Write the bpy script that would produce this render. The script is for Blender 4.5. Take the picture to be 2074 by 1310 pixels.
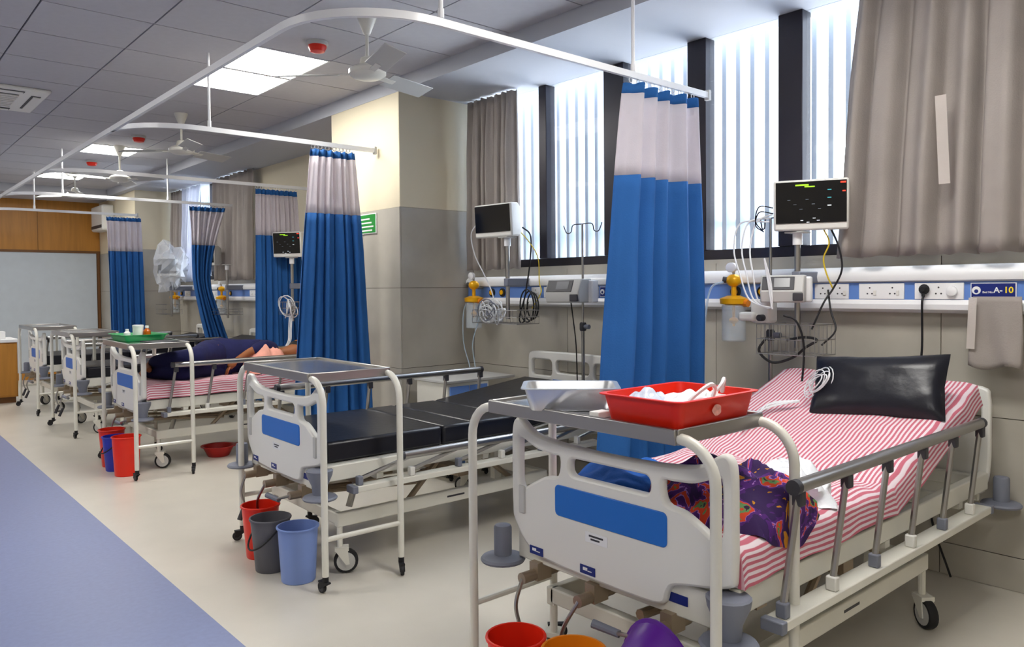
import bpy, bmesh, math, random
from mathutils import Vector, Matrix, Euler, noise
random.seed(7)
PI = math.pi
S = bpy.context.scene
C = S.collection
for o in list(bpy.data.objects): bpy.data.objects.remove(o)

# ------------------------------------------------------------------ camera
cd = bpy.data.cameras.new('camera'); cam = bpy.data.objects.new('camera', cd); C.objects.link(cam)
yaw, pitch, roll = 0.719592, 0.0273181, -0.0085064
F = Vector((math.sin(yaw)*math.cos(pitch), math.cos(yaw)*math.cos(pitch), -math.sin(pitch)))
R0 = Vector((math.cos(yaw), -math.sin(yaw), 0)); U0 = R0.cross(F)
Rr = R0*math.cos(roll) + U0*math.sin(roll); Uu = U0*math.cos(roll) - R0*math.sin(roll)
cam.matrix_world = Matrix(((Rr.x, Uu.x, -F.x, 0), (Rr.y, Uu.y, -F.y, 0), (Rr.z, Uu.z, -F.z, 1.45), (0, 0, 0, 1)))
cd.sensor_width = 36; cd.sensor_fit = 'HORIZONTAL'; cd.lens = 1559.62/2074*36
cd.shift_y = -27.61/2074; cd.clip_start = 0.05; cd.clip_end = 200
S.camera = cam

# ------------------------------------------------------------------ world and exposure
W = bpy.data.worlds.new('overcast_sky'); S.world = W; W.use_nodes = True
wb = W.node_tree.nodes['Background']; wb.inputs[0].default_value = (0.86, 0.93, 1.0, 1); wb.inputs[1].default_value = 8.0
S.view_settings.view_transform = 'Standard'; S.view_settings.look = 'None'
S.view_settings.gamma = 1.0; S.view_settings.use_curve_mapping = False
S.view_settings.exposure = 1.15
LAMP = 12.0     # emission strength of the ceiling light panels

# ------------------------------------------------------------------ materials
def srgb(r, g, b):
    f = lambda c: (c/12.92 if c <= .04045 else ((c+.055)/1.055)**2.4)
    return (f(r/255), f(g/255), f(b/255), 1)
MATS = {}
def mat(name, col, rough=.5, metal=0, noise_amt=0, nscale=8, bump=0, bscale=60, emit=0, trans=0, alpha=1, ior=1.45, col2=None, coat=0, stretch=None, subsurf=0):
    m = bpy.data.materials.new(name); m.use_nodes = True; nt = m.node_tree
    b = nt.nodes['Principled BSDF']; c = srgb(*col)
    b.inputs['Base Color'].default_value = c; b.inputs['Roughness'].default_value = rough; b.inputs['Metallic'].default_value = metal
    b.inputs['IOR'].default_value = ior; b.inputs['Coat Weight'].default_value = coat
    if trans: b.inputs['Transmission Weight'].default_value = trans
    if alpha < 1: b.inputs['Alpha'].default_value = alpha
    if emit:
        b.inputs['Emission Color'].default_value = c; b.inputs['Emission Strength'].default_value = emit
    tc = None
    if noise_amt or bump:
        tc = nt.nodes.new('ShaderNodeTexCoord'); mp = nt.nodes.new('ShaderNodeMapping')
        nt.links.new(tc.outputs['Object'], mp.inputs['Vector'])
        if stretch: mp.inputs['Scale'].default_value = stretch
    if noise_amt:
        n = nt.nodes.new('ShaderNodeTexNoise'); n.inputs['Scale'].default_value = nscale; n.inputs['Detail'].default_value = 5
        nt.links.new(mp.outputs['Vector'], n.inputs['Vector'])
        mx = nt.nodes.new('ShaderNodeMix'); mx.data_type = 'RGBA'
        k = 1-noise_amt
        mx.inputs['A'].default_value = (c[0]*k, c[1]*k, c[2]*k, 1) if col2 is None else srgb(*col2)
        k = 1+noise_amt*.6
        mx.inputs['B'].default_value = (min(1, c[0]*k), min(1, c[1]*k), min(1, c[2]*k), 1) if col2 is None else c
        cr = nt.nodes.new('ShaderNodeMapRange'); cr.inputs[1].default_value = .3; cr.inputs[2].default_value = .7
        nt.links.new(n.outputs['Fac'], cr.inputs[0]); nt.links.new(cr.outputs[0], mx.inputs['Factor'])
        nt.links.new(mx.outputs['Result'], b.inputs['Base Color'])
    if bump:
        n2 = nt.nodes.new('ShaderNodeTexNoise'); n2.inputs['Scale'].default_value = bscale; n2.inputs['Detail'].default_value = 4
        nt.links.new(mp.outputs['Vector'], n2.inputs['Vector'])
        bp = nt.nodes.new('ShaderNodeBump'); bp.inputs['Strength'].default_value = bump; bp.inputs['Distance'].default_value = .02
        nt.links.new(n2.outputs['Fac'], bp.inputs['Height']); nt.links.new(bp.outputs['Normal'], b.inputs['Normal'])
    MATS[name] = m
    return m
def cloth_mat(name, col, transl=.3, weave=0, rough=.85):
    m = mat(name, col, rough, bump=.15, bscale=120, noise_amt=.08, nscale=5); nt = m.node_tree
    b = nt.nodes['Principled BSDF']; out = nt.nodes['Material Output']
    t = nt.nodes.new('ShaderNodeBsdfTranslucent'); t.inputs['Color'].default_value = srgb(*col)
    mx = nt.nodes.new('ShaderNodeMixShader'); mx.inputs[0].default_value = transl
    nt.links.new(b.outputs[0], mx.inputs[1]); nt.links.new(t.outputs[0], mx.inputs[2])
    last = mx
    if weave:
        tr = nt.nodes.new('ShaderNodeBsdfTransparent'); m2 = nt.nodes.new('ShaderNodeMixShader'); m2.inputs[0].default_value = weave
        nt.links.new(mx.outputs[0], m2.inputs[1]); nt.links.new(tr.outputs[0], m2.inputs[2]); last = m2
    nt.links.new(last.outputs[0], out.inputs['Surface'])
    return m
M = MATS
mat('floor_beige', (208, 202, 190), .28, noise_amt=.05, nscale=3, bump=.02, bscale=6)
mat('floor_blue', (124, 134, 172), .4, noise_amt=.06, nscale=40)
mat('ceil_tile', (186, 185, 190), .9, noise_amt=.03, nscale=20)
mat('ceil_gap', (70, 68, 72), .9)
mat('plaster', (186, 189, 197), .6)
mat('paint_cream', (222, 212, 186), .55, noise_amt=.02, nscale=2)
mat('wall_tile', (180, 175, 164), .22, noise_amt=.14, nscale=2.2, bump=.02, bscale=3)
mat('grout', (84, 76, 68), .8)
mat('wood', (186, 128, 52), .4, noise_amt=.16, nscale=3, stretch=(6, 6, .5))
mat('wood_edge', (110, 72, 36), .5)
mat('frosted', (196, 205, 214), .35, noise_amt=.03)
mat('dark_frame', (46, 44, 52), .35, metal=.3)
mat('white_enamel', (222, 220, 210), .3, noise_amt=.03, nscale=6)
mat('white_abs', (226, 225, 220), .35)
mat('white_gloss', (235, 236, 238), .25)
mat('abs_blue', (26, 106, 196), .35)
mat('grey_plastic', (118, 122, 136), .5)
mat('light_grey', (188, 188, 186), .5)
mat('black_rubber', (24, 24, 28), .6)
mat('black_vinyl', (22, 23, 32), .33, noise_amt=.2, nscale=12, bump=.06, bscale=30)
mat('steel', (196, 196, 198), .22, metal=1, noise_amt=.05)
mat('steel_soft', (222, 224, 228), .3, metal=.85)
mat('brushed', (170, 168, 166), .32, metal=1)
mat('brown_steel', (156, 140, 120), .4, metal=.6)
mat('red_plastic', (226, 40, 18), .35)
mat('red_dark', (170, 24, 22), .4)
mat('orange_plastic', (236, 138, 20), .4)
mat('purple_plastic', (86, 20, 140), .35)
mat('grey_bucket', (92, 92, 100), .5)
mat('blue_bucket', (122, 146, 206), .4)
mat('navy_bucket', (40, 52, 176), .4)
mat('green_plastic', (16, 158, 84), .4)
mat('amber', (190, 92, 16), .2)
mat('yellow_metal', (240, 176, 10), .3, metal=.2)
mat('yellow_wire', (224, 196, 40), .5)
mat('white_wire', (226, 228, 232), .45)
mat('trunk_blue', (98, 136, 206), .4)
mat('screen_black', (16, 17, 22), .12)
mat('screen_grey', (96, 98, 104), .2)
mat('dark_grey', (58, 58, 64), .5)
mat('led_green', (150, 210, 40), .5, emit=.45)
mat('led_red', (240, 60, 40), .5, emit=.6)
mat('led_cyan', (60, 150, 160), .5, emit=.35)
mat('led_dim', (110, 120, 130), .5, emit=.25)
mat('led_white', (200, 206, 212), .5, emit=.4)
mat('light_panel', (255, 252, 246), .5, emit=LAMP)
mat('sign_green', (20, 140, 50), .4)
mat('sign_navy', (18, 36, 116), .35)
mat('sign_yellow', (250, 220, 40), .4)
mat('pink_print', (238, 168, 156), .6, noise_amt=.3, nscale=60)
mat('paper', (236, 236, 236), .7)
mat('packet_blue', (206, 218, 236), .2, bump=.5, bscale=14, noise_amt=.2, nscale=10)
mat('plastic_bag', (236, 240, 246), .25, bump=.5, bscale=14)
mat('clear_plastic', (226, 236, 244), .12, alpha=.28)
mat('bag_film', (236, 240, 246), .15, alpha=.42)
mat('clear_tube', (206, 226, 244), .15, alpha=.5)
mat('glass', (240, 246, 250), .02, alpha=.08)
mat('fin_white', (158, 170, 186), .6)
mat('navy_cloth', (18, 22, 74), .85, noise_amt=.2, bump=.3, bscale=14)
mat('pink_cloth', (236, 168, 150), .85, noise_amt=.14, nscale=14, bump=.3, bscale=20)
mat('skin', (150, 92, 52), .55)
mat('hair', (22, 18, 18), .6)
mat('brown_print', (150, 74, 40), .85, noise_amt=.9, nscale=18, col2=(70, 34, 60), bump=.3, bscale=20)
mat('blue_cloth', (26, 98, 190), .85, noise_amt=.25, nscale=9, bump=.3, bscale=18)
cloth_mat('curtain_blue', (40, 100, 170), .12)
cloth_mat('curtain_tape', (36, 98, 166), .1)
cloth_mat('curtain_mesh', (226, 220, 226), .35, weave=.12)
cloth_mat('drape_grey', (172, 164, 158), .22)
cloth_mat('drape_sheer', (226, 228, 236), .55)
cloth_mat('drape_lining', (226, 218, 212), .4)

def stripe_mat():
    m = bpy.data.materials.new('striped_cotton'); m.use_nodes = True; nt = m.node_tree; b = nt.nodes['Principled BSDF']
    b.inputs['Roughness'].default_value = .85
    uv = nt.nodes.new('ShaderNodeUVMap'); uv.uv_map = 'UVMap'
    sx = nt.nodes.new('ShaderNodeSeparateXYZ'); nt.links.new(uv.outputs[0], sx.inputs[0])
    nz = nt.nodes.new('ShaderNodeTexNoise'); nz.inputs['Scale'].default_value = 5; nt.links.new(uv.outputs[0], nz.inputs['Vector'])
    ad = nt.nodes.new('ShaderNodeMath'); ad.operation = 'MULTIPLY_ADD'; ad.inputs[1].default_value = .022
    nt.links.new(nz.outputs['Fac'], ad.inputs[0]); nt.links.new(sx.outputs['Y'], ad.inputs[2])
    ml = nt.nodes.new('ShaderNodeMath'); ml.operation = 'MULTIPLY'; ml.inputs[1].default_value = 1/.0188
    nt.links.new(ad.outputs[0], ml.inputs[0])
    fr = nt.nodes.new('ShaderNodeMath'); fr.operation = 'PINGPONG'; fr.inputs[1].default_value = .5
    nt.links.new(ml.outputs[0], fr.inputs[0])
    mr = nt.nodes.new('ShaderNodeMapRange'); mr.inputs[1].default_value = .21; mr.inputs[2].default_value = .29
    nt.links.new(fr.outputs[0], mr.inputs[0])
    mx = nt.nodes.new('ShaderNodeMix'); mx.data_type = 'RGBA'
    mx.inputs['A'].default_value = srgb(196, 104, 122); mx.inputs['B'].default_value = srgb(228, 214, 220)
    nt.links.new(mr.outputs[0], mx.inputs['Factor']); nt.links.new(mx.outputs['Result'], b.inputs['Base Color'])
    MATS['striped'] = m
stripe_mat()
def floral_mat():
    m = bpy.data.materials.new('floral_print'); m.use_nodes = True; nt = m.node_tree; b = nt.nodes['Principled BSDF']
    b.inputs['Roughness'].default_value = .8
    tc = nt.nodes.new('ShaderNodeTexCoord')
    n = nt.nodes.new('ShaderNodeTexNoise'); n.inputs['Scale'].default_value = 10; n.inputs['Detail'].default_value = 3; n.inputs['Distortion'].default_value = 1.2
    nt.links.new(tc.outputs['Object'], n.inputs['Vector'])
    r = nt.nodes.new('ShaderNodeValToRGB'); e = r.color_ramp; e.interpolation = 'CONSTANT'
    e.elements[0].position = 0; e.elements[0].color = srgb(196, 130, 20)
    e.elements[1].position = .37; e.elements[1].color = srgb(46, 10, 78)
    for p, c in ((.49, (76, 20, 112)), (.565, (168, 120, 200)), (.58, (206, 62, 22)), (.65, (96, 140, 84)), (.685, (44, 10, 56))):
        x = e.elements.new(p); x.color = srgb(*c)
    nt.links.new(n.outputs['Fac'], r.inputs[0]); nt.links.new(r.outputs[0], b.inputs['Base Color'])
    MATS['floral'] = m
floral_mat()

# ------------------------------------------------------------------ mesh helpers
class MB:
    def __init__(s): s.v = []; s.f = []
    def add(s, vs, fs):
        k = len(s.v); s.v += [tuple(v) for v in vs]; s.f += [tuple(i+k for i in f) for f in fs]; return s
    def box(s, x0, x1, y0, y1, z0, z1, m=None):
        vs = [Vector((x, y, z)) for z in (z0, z1) for y in (y0, y1) for x in (x0, x1)]
        if m is not None: vs = [m @ v for v in vs]
        return s.add(vs, [(0, 2, 3, 1), (4, 5, 7, 6), (0, 1, 5, 4), (2, 6, 7, 3), (0, 4, 6, 2), (1, 3, 7, 5)])
    def tube(s, pts, r, n=8, closed=False, caps=True):
        pts = [Vector(p) for p in pts]; N = len(pts); rr = r if isinstance(r, (list, tuple)) else [r]*N
        t0 = (pts[1]-pts[0]).normalized()
        a = t0.orthogonal().normalized(); vs = []; prev = t0
        for i, p in enumerate(pts):
            if closed: t = (pts[(i+1) % N]-pts[i-1]).normalized()
            elif i == 0: t = t0
            elif i == N-1: t = (pts[-1]-pts[-2]).normalized()
            else:
                t = ((pts[i+1]-p).normalized()+(p-pts[i-1]).normalized())
                t = t.normalized() if t.length > 1e-6 else prev
            q = prev.rotation_difference(t); a = q @ a; a = (a-t*a.dot(t)).normalized(); b = t.cross(a); prev = t
            for k in range(n):
                w = 2*PI*k/n; vs.append(p+(a*math.cos(w)+b*math.sin(w))*rr[i])
        fs = []
        for i in range(N if closed else N-1):
            j = (i+1) % N
            for k in range(n): fs.append((i*n+k, i*n+(k+1) % n, j*n+(k+1) % n, j*n+k))
        if caps and not closed:
            fs.append(tuple(range(n-1, -1, -1))); fs.append(tuple((N-1)*n+k for k in range(n)))
        return s.add(vs, fs)
    def cyl(s, p0, p1, r0, r1=None, n=14): return s.tube([p0, p1], [r0, r0 if r1 is None else r1], n)
    def lathe(s, prof, o=(0, 0, 0), n=24, m=None, sx=1, sy=1):
        vs = []; fs = []; o = Vector(o)
        for r, z in prof:
            for k in range(n):
                w = 2*PI*k/n; v = Vector((r*math.cos(w)*sx, r*math.sin(w)*sy, z))
                if m is not None: v = m @ v
                vs.append(o+v)
        for i in range(len(prof)-1):
            for k in range(n): fs.append((i*n+k, i*n+(k+1) % n, (i+1)*n+(k+1) % n, (i+1)*n+k))
        fs.append(tuple(range(n-1, -1, -1))); fs.append(tuple((len(prof)-1)*n+k for k in range(n)))
        return s.add(vs, fs)
    def ball(s, c, r, n=10, sc=(1, 1, 1)):
        prof = [(max(1e-4, r*math.sin(PI*i/n)), -r*math.cos(PI*i/n)) for i in range(n+1)]
        return s.lathe(prof, c, n*2, Matrix.Diagonal(Vector(sc)))
    def grid(s, fn, nu, nv):
        vs = [fn(i/nu, j/nv) for j in range(nv+1) for i in range(nu+1)]
        return s.add(vs, [(j*(nu+1)+i, j*(nu+1)+i+1, (j+1)*(nu+1)+i+1, (j+1)*(nu+1)+i) for j in range(nv) for i in range(nu)])
    def mesh(s, name, smooth=35):
        me = bpy.data.meshes.new(name); me.from_pydata(s.v, [], s.f); me.update()
        if smooth:
            me.shade_smooth(); me.set_sharp_from_angle(angle=math.radians(smooth))
        return me
    def build(s, name, m, parent=None, bevel=0, smooth=35, label=None):
        o = link(name, s.mesh(name, smooth), m, parent)
        if bevel:
            b = o.modifiers.new('bevel', 'BEVEL'); b.width = bevel; b.segments = 2; b.limit_method = 'ANGLE'; b.angle_limit = .7
        if label: o['label'] = label
        return o
def link(name, me, m, parent=None):
    o = bpy.data.objects.new(name, me); C.objects.link(o)
    if m is not None and not me.materials: me.materials.append(M[m])
    if parent is not None: o.parent = parent
    return o
def box(name, m, parent, x0, x1, y0, y1, z0, z1, bevel=0, label=None): return MB().box(x0, x1, y0, y1, z0, z1).build(name, m, parent, bevel, 35, label)
def tag(o, label, cat, group=None):
    o['label'] = label; o['category'] = cat
    if group: o['group'] = group
    return o
def thing(name, label, cat, loc=(0, 0, 0), rz=0, group=None):
    o = bpy.data.objects.new(name, None); C.objects.link(o); o.empty_display_size = .1
    o.location = loc; o.rotation_euler = (0, 0, rz); return tag(o, label, cat, group)
def struct(o): o['kind'] = 'structure'; return o
def sempty(name):
    o = bpy.data.objects.new(name, None); C.objects.link(o); o['kind'] = 'structure'; return o
def dup(o, parent=None):
    c = o.copy(); C.objects.link(c); c.parent = parent
    for ch in [x for x in bpy.data.objects if x.parent == o]: dup(ch, c)
    return c
def arc(c, r, a0, a1, n, ax=(1, 0, 0), ay=(0, 1, 0)):
    c, ax, ay = Vector(c), Vector(ax), Vector(ay)
    return [c+ax*r*math.cos(a0+(a1-a0)*i/n)+ay*r*math.sin(a0+(a1-a0)*i/n) for i in range(n+1)]
def spline(pts, n=8):
    P = [Vector(p) for p in pts]; P = [P[0]*2-P[1]]+P+[P[-1]*2-P[-2]]; out = []
    for i in range(1, len(P)-2):
        a, b, c, d = P[i-1:i+3]
        for k in range(n):
            t = k/n; out.append(.5*((2*b)+(c-a)*t+(2*a-5*b+4*c-d)*t*t+(3*b-a-3*c+d)*t**3))
    return out+[P[-2]]
def cable(name, m, pts, r=.004, parent=None, n=6, label=None, cat=None, owner=None):
    o = MB().tube(spline(pts, 7), r, n).build(name, m, parent)
    if owner is not None:
        o.parent = owner; o.matrix_parent_inverse = (Matrix.Translation(owner.location) @ owner.rotation_euler.to_matrix().to_4x4() @ Matrix.Diagonal((*owner.scale, 1))).inverted()
        if label: o['label'] = label
    elif label: tag(o, label, cat or 'cable')
    return o
def flat_shape(name, loops, depth, bev):
    """closed 2D loops (outline + holes) -> solid panel mesh lying in XY, thickness along Z"""
    cu = bpy.data.curves.new(name, 'CURVE'); cu.dimensions = '2D'; cu.fill_mode = 'BOTH'; cu.extrude = depth/2-bev; cu.bevel_depth = bev; cu.bevel_resolution = 1
    cu.offset = -bev
    for lp in loops:
        sp = cu.splines.new('POLY'); sp.points.add(len(lp)-1); sp.use_cyclic_u = True
        for p, q in zip(sp.points, lp): p.co = (q[0], q[1], 0, 1)
    o = bpy.data.objects.new(name, cu); C.objects.link(o); dg = bpy.context.evaluated_depsgraph_get()
    me = bpy.data.meshes.new_from_object(o.evaluated_get(dg)); bpy.data.objects.remove(o); bpy.data.curves.remove(cu)
    me.name = name; me.shade_smooth(); me.set_sharp_from_angle(angle=math.radians(50)); return me
def text_mesh(txt, size, ext=.0006, bold=.02):
    cu = bpy.data.curves.new('lettering', 'FONT'); cu.body = txt; cu.size = size; cu.extrude = ext; cu.align_x = 'CENTER'; cu.align_y = 'CENTER'; cu.resolution_u = 3; cu.offset = size*bold
    o = bpy.data.objects.new('lettering', cu); C.objects.link(o); dg = bpy.context.evaluated_depsgraph_get()
    me = bpy.data.meshes.new_from_object(o.evaluated_get(dg)); bpy.data.objects.remove(o); bpy.data.curves.remove(cu); return me
FACE_MX = Matrix(((0, 0, -1, 0), (-1, 0, 0, 0), (0, 1, 0, 0), (0, 0, 0, 1)))   # text plane -> wall facing -X, reading direction towards -Y
def text_obj(txt, size, m, loc, parent, mx=FACE_MX, name='lettering', bold=False):
    o = link(name, text_mesh(txt, size), m, parent); o.matrix_local = Matrix.Translation(Vector(loc)) @ mx; return o
def rrect(x0, x1, y0, y1, r, n=4):
    out = []
    for cx, cy, a in ((x1-r, y0+r, -PI/2), (x1-r, y1-r, 0), (x0+r, y1-r, PI/2), (x0+r, y0+r, PI)):
        for i in range(n+1): out.append((cx+r*math.cos(a+PI/2*i/n), cy+r*math.sin(a+PI/2*i/n)))
    return out
def cr2(pts, n=6):
    """closed Catmull-Rom in 2D"""
    N = len(pts); out = []
    for i in range(N):
        a, b, c, d = [Vector((*pts[(i+k) % N], 0)) for k in (-1, 0, 1, 2)]
        for k in range(n):
            t = k/n; v = .5*((2*b)+(c-a)*t+(2*a-5*b+4*c-d)*t*t+(3*b-a-3*c+d)*t**3); out.append((v.x, v.y))
    return out
def smooth_blob(name, m, parent, pts_fn, nu, nv):
    return MB().grid(pts_fn, nu, nv).build(name, m, parent, smooth=180)

# ------------------------------------------------------------------ room shell
XW, XP, ZS, ZC = 4.15, 3.40, 3.03, 3.14      # window wall, pillar face / soffit edge, soffit, ceiling
Y0, Y1, XL = -2.6, 15.0, -3.2
struct(box('floor', 'floor_beige', None, 1.22, XW+.2, Y0, Y1, -.1, 0))
struct(box('floor_corridor', 'floor_blue', None, XL, 1.22, Y0, Y1, -.1, 0))
struct(box('wall_left', 'paint_cream', None, XL-.15, XL, Y0-.15, Y1, 0, ZC+.12))
struct(box('wall_back', 'paint_cream', None, XL, XW+.2, Y0-.15, Y0, 0, ZC+.12))
ceil = struct(box('ceiling', 'ceil_gap', None, XL, XP, Y0, Y1, ZC+.012, ZC+.12))
GX = [2.165+.6175*i for i in range(-9, 3)]     # grid lines across
GY0, DY = 5.17, .6525
lights = set()
tile_me = MB().box(-.3037, .3037, -.3205, .3205, 0, .016).mesh('ceiling_tile')
panels = [(7+2, 0), (7+2, 1), (9, 7), (9, 11), (9, -6), (9, -7), (4, -1), (4, -2), (4, 5), (4, 6), (4, -9), (4, -10), (4, 10), (4, 11)]
for i in range(len(GX)-1):
    for j in range(-12, 16):
        yy = GY0+DY*j
        if yy+DY > Y1 or yy < Y0: continue
        if (i, j) in panels: continue
        t = link('ceiling_tile', tile_me, 'ceil_tile', ceil); t.location = (GX[i]+.309, yy+DY/2, ZC)
# the ward's ceiling panels go on over the near bed and the corridor (they show as reflections in the monitor screens)
OFFSCREEN = {(9, -6): ('near_bed', 'white ceiling light panel above the striped bed, the one closer to the curtain rail'), (9, -7): ('near_bed_rear', 'white ceiling light panel above the striped bed, the one closer to the back wall'),
    (4, -1): ('corridor_middle', 'white ceiling light panel above the corridor opposite the bare black bed, farther of its pair'), (4, -2): ('corridor_middle_near', 'white ceiling light panel above the corridor opposite the bare black bed, nearer of its pair'),
    (4, 5): ('corridor_patient', 'white ceiling light panel above the corridor opposite the patient, nearer of its pair'), (4, 6): ('corridor_patient_far', 'white ceiling light panel above the corridor opposite the patient, farther of its pair'),
    (4, -9): ('corridor_entry', 'white ceiling light panel above the corridor before the back wall, farther of its pair'), (4, -10): ('corridor_entry_near', 'white ceiling light panel above the corridor before the back wall, nearer of its pair'),
    (4, 10): ('corridor_end', 'white ceiling light panel above the corridor by the nurse counter, nearer of its pair'), (4, 11): ('corridor_end_far', 'white ceiling light panel above the corridor by the nurse counter, farther of its pair')}
for (i, j) in panels:
    yy = GY0+DY*j
    if yy < Y0: continue
    lab = {(9, 0): 'nearer panel of the white double ceiling light beside the first fan', (9, 1): 'farther panel of the white double ceiling light beside the first fan',
           (9, 7): 'single white ceiling light panel beyond the second curtain rail', (9, 11): 'small far white ceiling light panel crossed by a fan'}.get((i, j))
    off = OFFSCREEN.get((i, j)); lname = 'ceiling_light' if off is None else 'ceiling_light_'+off[0]+'_offscreen'
    if off: lab = off[1]
    t = thing(lname, lab, 'ceiling light', (GX[i]+.309, yy+DY/2, ZC), 0, 'square ceiling light panels')
    box('diffuser' if off is None else 'diffuser_'+off[0]+'_offscreen', 'light_panel', t, -.288, .288, -.305, .305, -.002, .008)
    f = MB()
    for a, b, c, d in ((-.3035, -.288, -.3205, .3205), (.288, .3035, -.3205, .3205), (-.288, .288, -.3205, -.305), (-.288, .288, .305, .3205)): f.box(a, b, c, d, -.006, .012)
    f.build('frame', 'white_gloss', t)
# soffit along the window wall
struct(box('ceiling_soffit', 'plaster', None, XP, XW+.2, Y0, Y1-1.0, ZS, ZC+.12))
struct(box('ceiling_beam', 'plaster', None, XL, XW, Y1-1.0, Y1, ZS-.02, ZC+.12))
# window wall
PY0, PY1, QY0 = 5.235, 6.345, 12.84
wr = struct(box('wall_right', 'grout', None, XW+.012, XW+.2, Y0, QY0, 0, 1.60))
def tiles(parent, axis, pos, u0, u1, rows, start, w, name='wall_tile', gap=.004, mt='wall_tile'):
    """tiles of 12 mm on a wall: axis x -> faces -X at X=pos, axis y -> faces -Y at Y=pos"""
    us = [u0]; k = start
    while k < u1-.02:
        if k > u0+.02: us.append(k)
        k += w
    us.append(u1)
    for a, b in zip(us[:-1], us[1:]):
        for c, d in zip(rows[:-1], rows[1:]):
            if axis == 'x': box(name, mt, parent, pos, pos+.0125, a+gap/2, b-gap/2, c+gap/2, d-gap/2)
            else: box(name, mt, parent, a+gap/2, b-gap/2, pos, pos+.0125, c+gap/2, d-gap/2)
ROWS = [0, .162, .815, 1.465, 1.60]
tiles(wr, 'x', XW, Y0, PY0, ROWS, 1.48-1.31*4, 1.31)
tiles(wr, 'x', XW, PY1, QY0, ROWS, 6.7, 1.31)
wu = struct(box('wall_right_upper', 'paint_cream', None, XW, XW+.2, PY1, 9.9, 1.60, ZS))
struct(box('wall_right_end', 'paint_cream', None, XW, XW+.2, Y0, .1, 1.60, ZS))
def pillar(name, y0, y1, xf):
    p = struct(box(name, 'grout', None, xf+.012, XW+.2, y0+.012, y1-.012, 0, 2.10))
    tiles(p, 'x', xf, y0, y1, [0, .162, .815, 1.465, 2.116], y0+(.56 if y1-y0 < 1.5 else 1.3), 9 if y1-y0 > 1.5 else 9)
    tiles(p, 'y', y0, xf+.0126, XW, [0, .162, .815, 1.465, 2.116], 9, 9)
    box('plaster_top', 'paint_cream', p, xf+.004, XW+.2, y0+.004, y1-.004, 2.116, ZS)
    box('plaster_side', 'paint_cream', p, xf+.006, XW, y0, y0+.004, 2.116, ZS)
    box('back_face', 'paint_cream', p, xf+.0126, XW, y1-.012, y1, 0, 2.116)
    return p
pillar('wall_pillar', PY0, PY1, XP)
pillar('wall_pillar_far', QY0, Y1, 3.50)
# end wall: wood panels above a frosted glass screen
we = struct(box('wall_end', 'wood_edge', None, XL, XW+.2, Y1, Y1+.15, 0, ZC+.12))
for k in range(7):
    x = XL+k*.96; box('wood_panel', 'wood', we, x+.003, min(3.5, x+.957), Y1-.018, Y1, 2.16, ZS-.02)
gs = sempty('window_screen')
for k in range(4):
    x0 = 3.46-(k+1)*1.66; x1 = x0+1.66
    box('frosted_pane', 'frosted', gs, x0+.02, x1-.02, Y1-.016, Y1-.008, .12, 2.13)
for k in range(5): box('screen_post', 'wood_edge', gs, 3.45-k*1.66, 3.49-k*1.66, Y1-.03, Y1-.004, 0, 2.16)
box('screen_rail', 'wood_edge', gs, XL, 3.5, Y1-.032, Y1-.004, 2.13, 2.17)
box('screen_base', 'wood', gs, XL, 3.5, Y1-.032, Y1-.004, 0, .12)

# ------------------------------------------------------------------ windows
def window(name, y0, y1, muls, zb=1.60, zt=ZS):
    w = sempty(name)
    box('window_sill', 'wall_tile', w, XW-.0, XW+.2, y0, y1, zb-.003, zb+.022)
    box('frame_bottom', 'dark_frame', w, XW+.03, XW+.11, y0, y1, zb+.022, zb+.085, .004)
    ys = [y0]
    for a, b in muls: box('mullion', 'dark_frame', w, XW+.02, XW+.12, a, b, zb+.085, zt, .004); ys += [a, b]
    ys.append(y1)
    for a, b in zip(ys[::2], ys[1::2]):
        if b-a < .05: continue
        box('pane', 'glass', w, XW+.066, XW+.072, a, b, zb+.085, zt)
    return w
window('window_1', .1, PY0, [(.1, .16), (.78, .9), (1.52, 1.66), (2.23, 2.38), (2.88, 3.02), (3.56, 3.745), (4.34, 4.424), (5.15, PY0)])
window('window_2', 9.9, QY0, [(9.9, 9.98), (10.75, 10.83), (11.35, 11.5), (12.15, 12.3), (12.76, QY0)])
for (ya, yb, lab) in ((-.3, 5.4, 'white vertical louvre screen outside the near ward windows'), (9.6, 13.1, 'white vertical louvre screen outside the far bay window')):
    t = thing('louvre_screen', lab, 'louvre', (4.55, ya, 0))
    fin = MB().box(-.06, .06, -.016, .016, 1.0, 3.45).mesh('louvre_blade'); n = int((yb-ya)/.105)
    for k in range(n):
        o = link('louvre_blade', fin, 'fin_white', t); o.location = (0, k*.105, 0)
    for z in (1.88, 3.4): box('louvre_rail', 'fin_white', t, .06, .1, -.05, n*.105, z-.03, z+.03)
    for y in (0, n*.0525, n*.105-.05): box('louvre_bracket', 'fin_white', t, -.21, .06, y+.03, y+.06, 1.05, 1.12)

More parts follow.
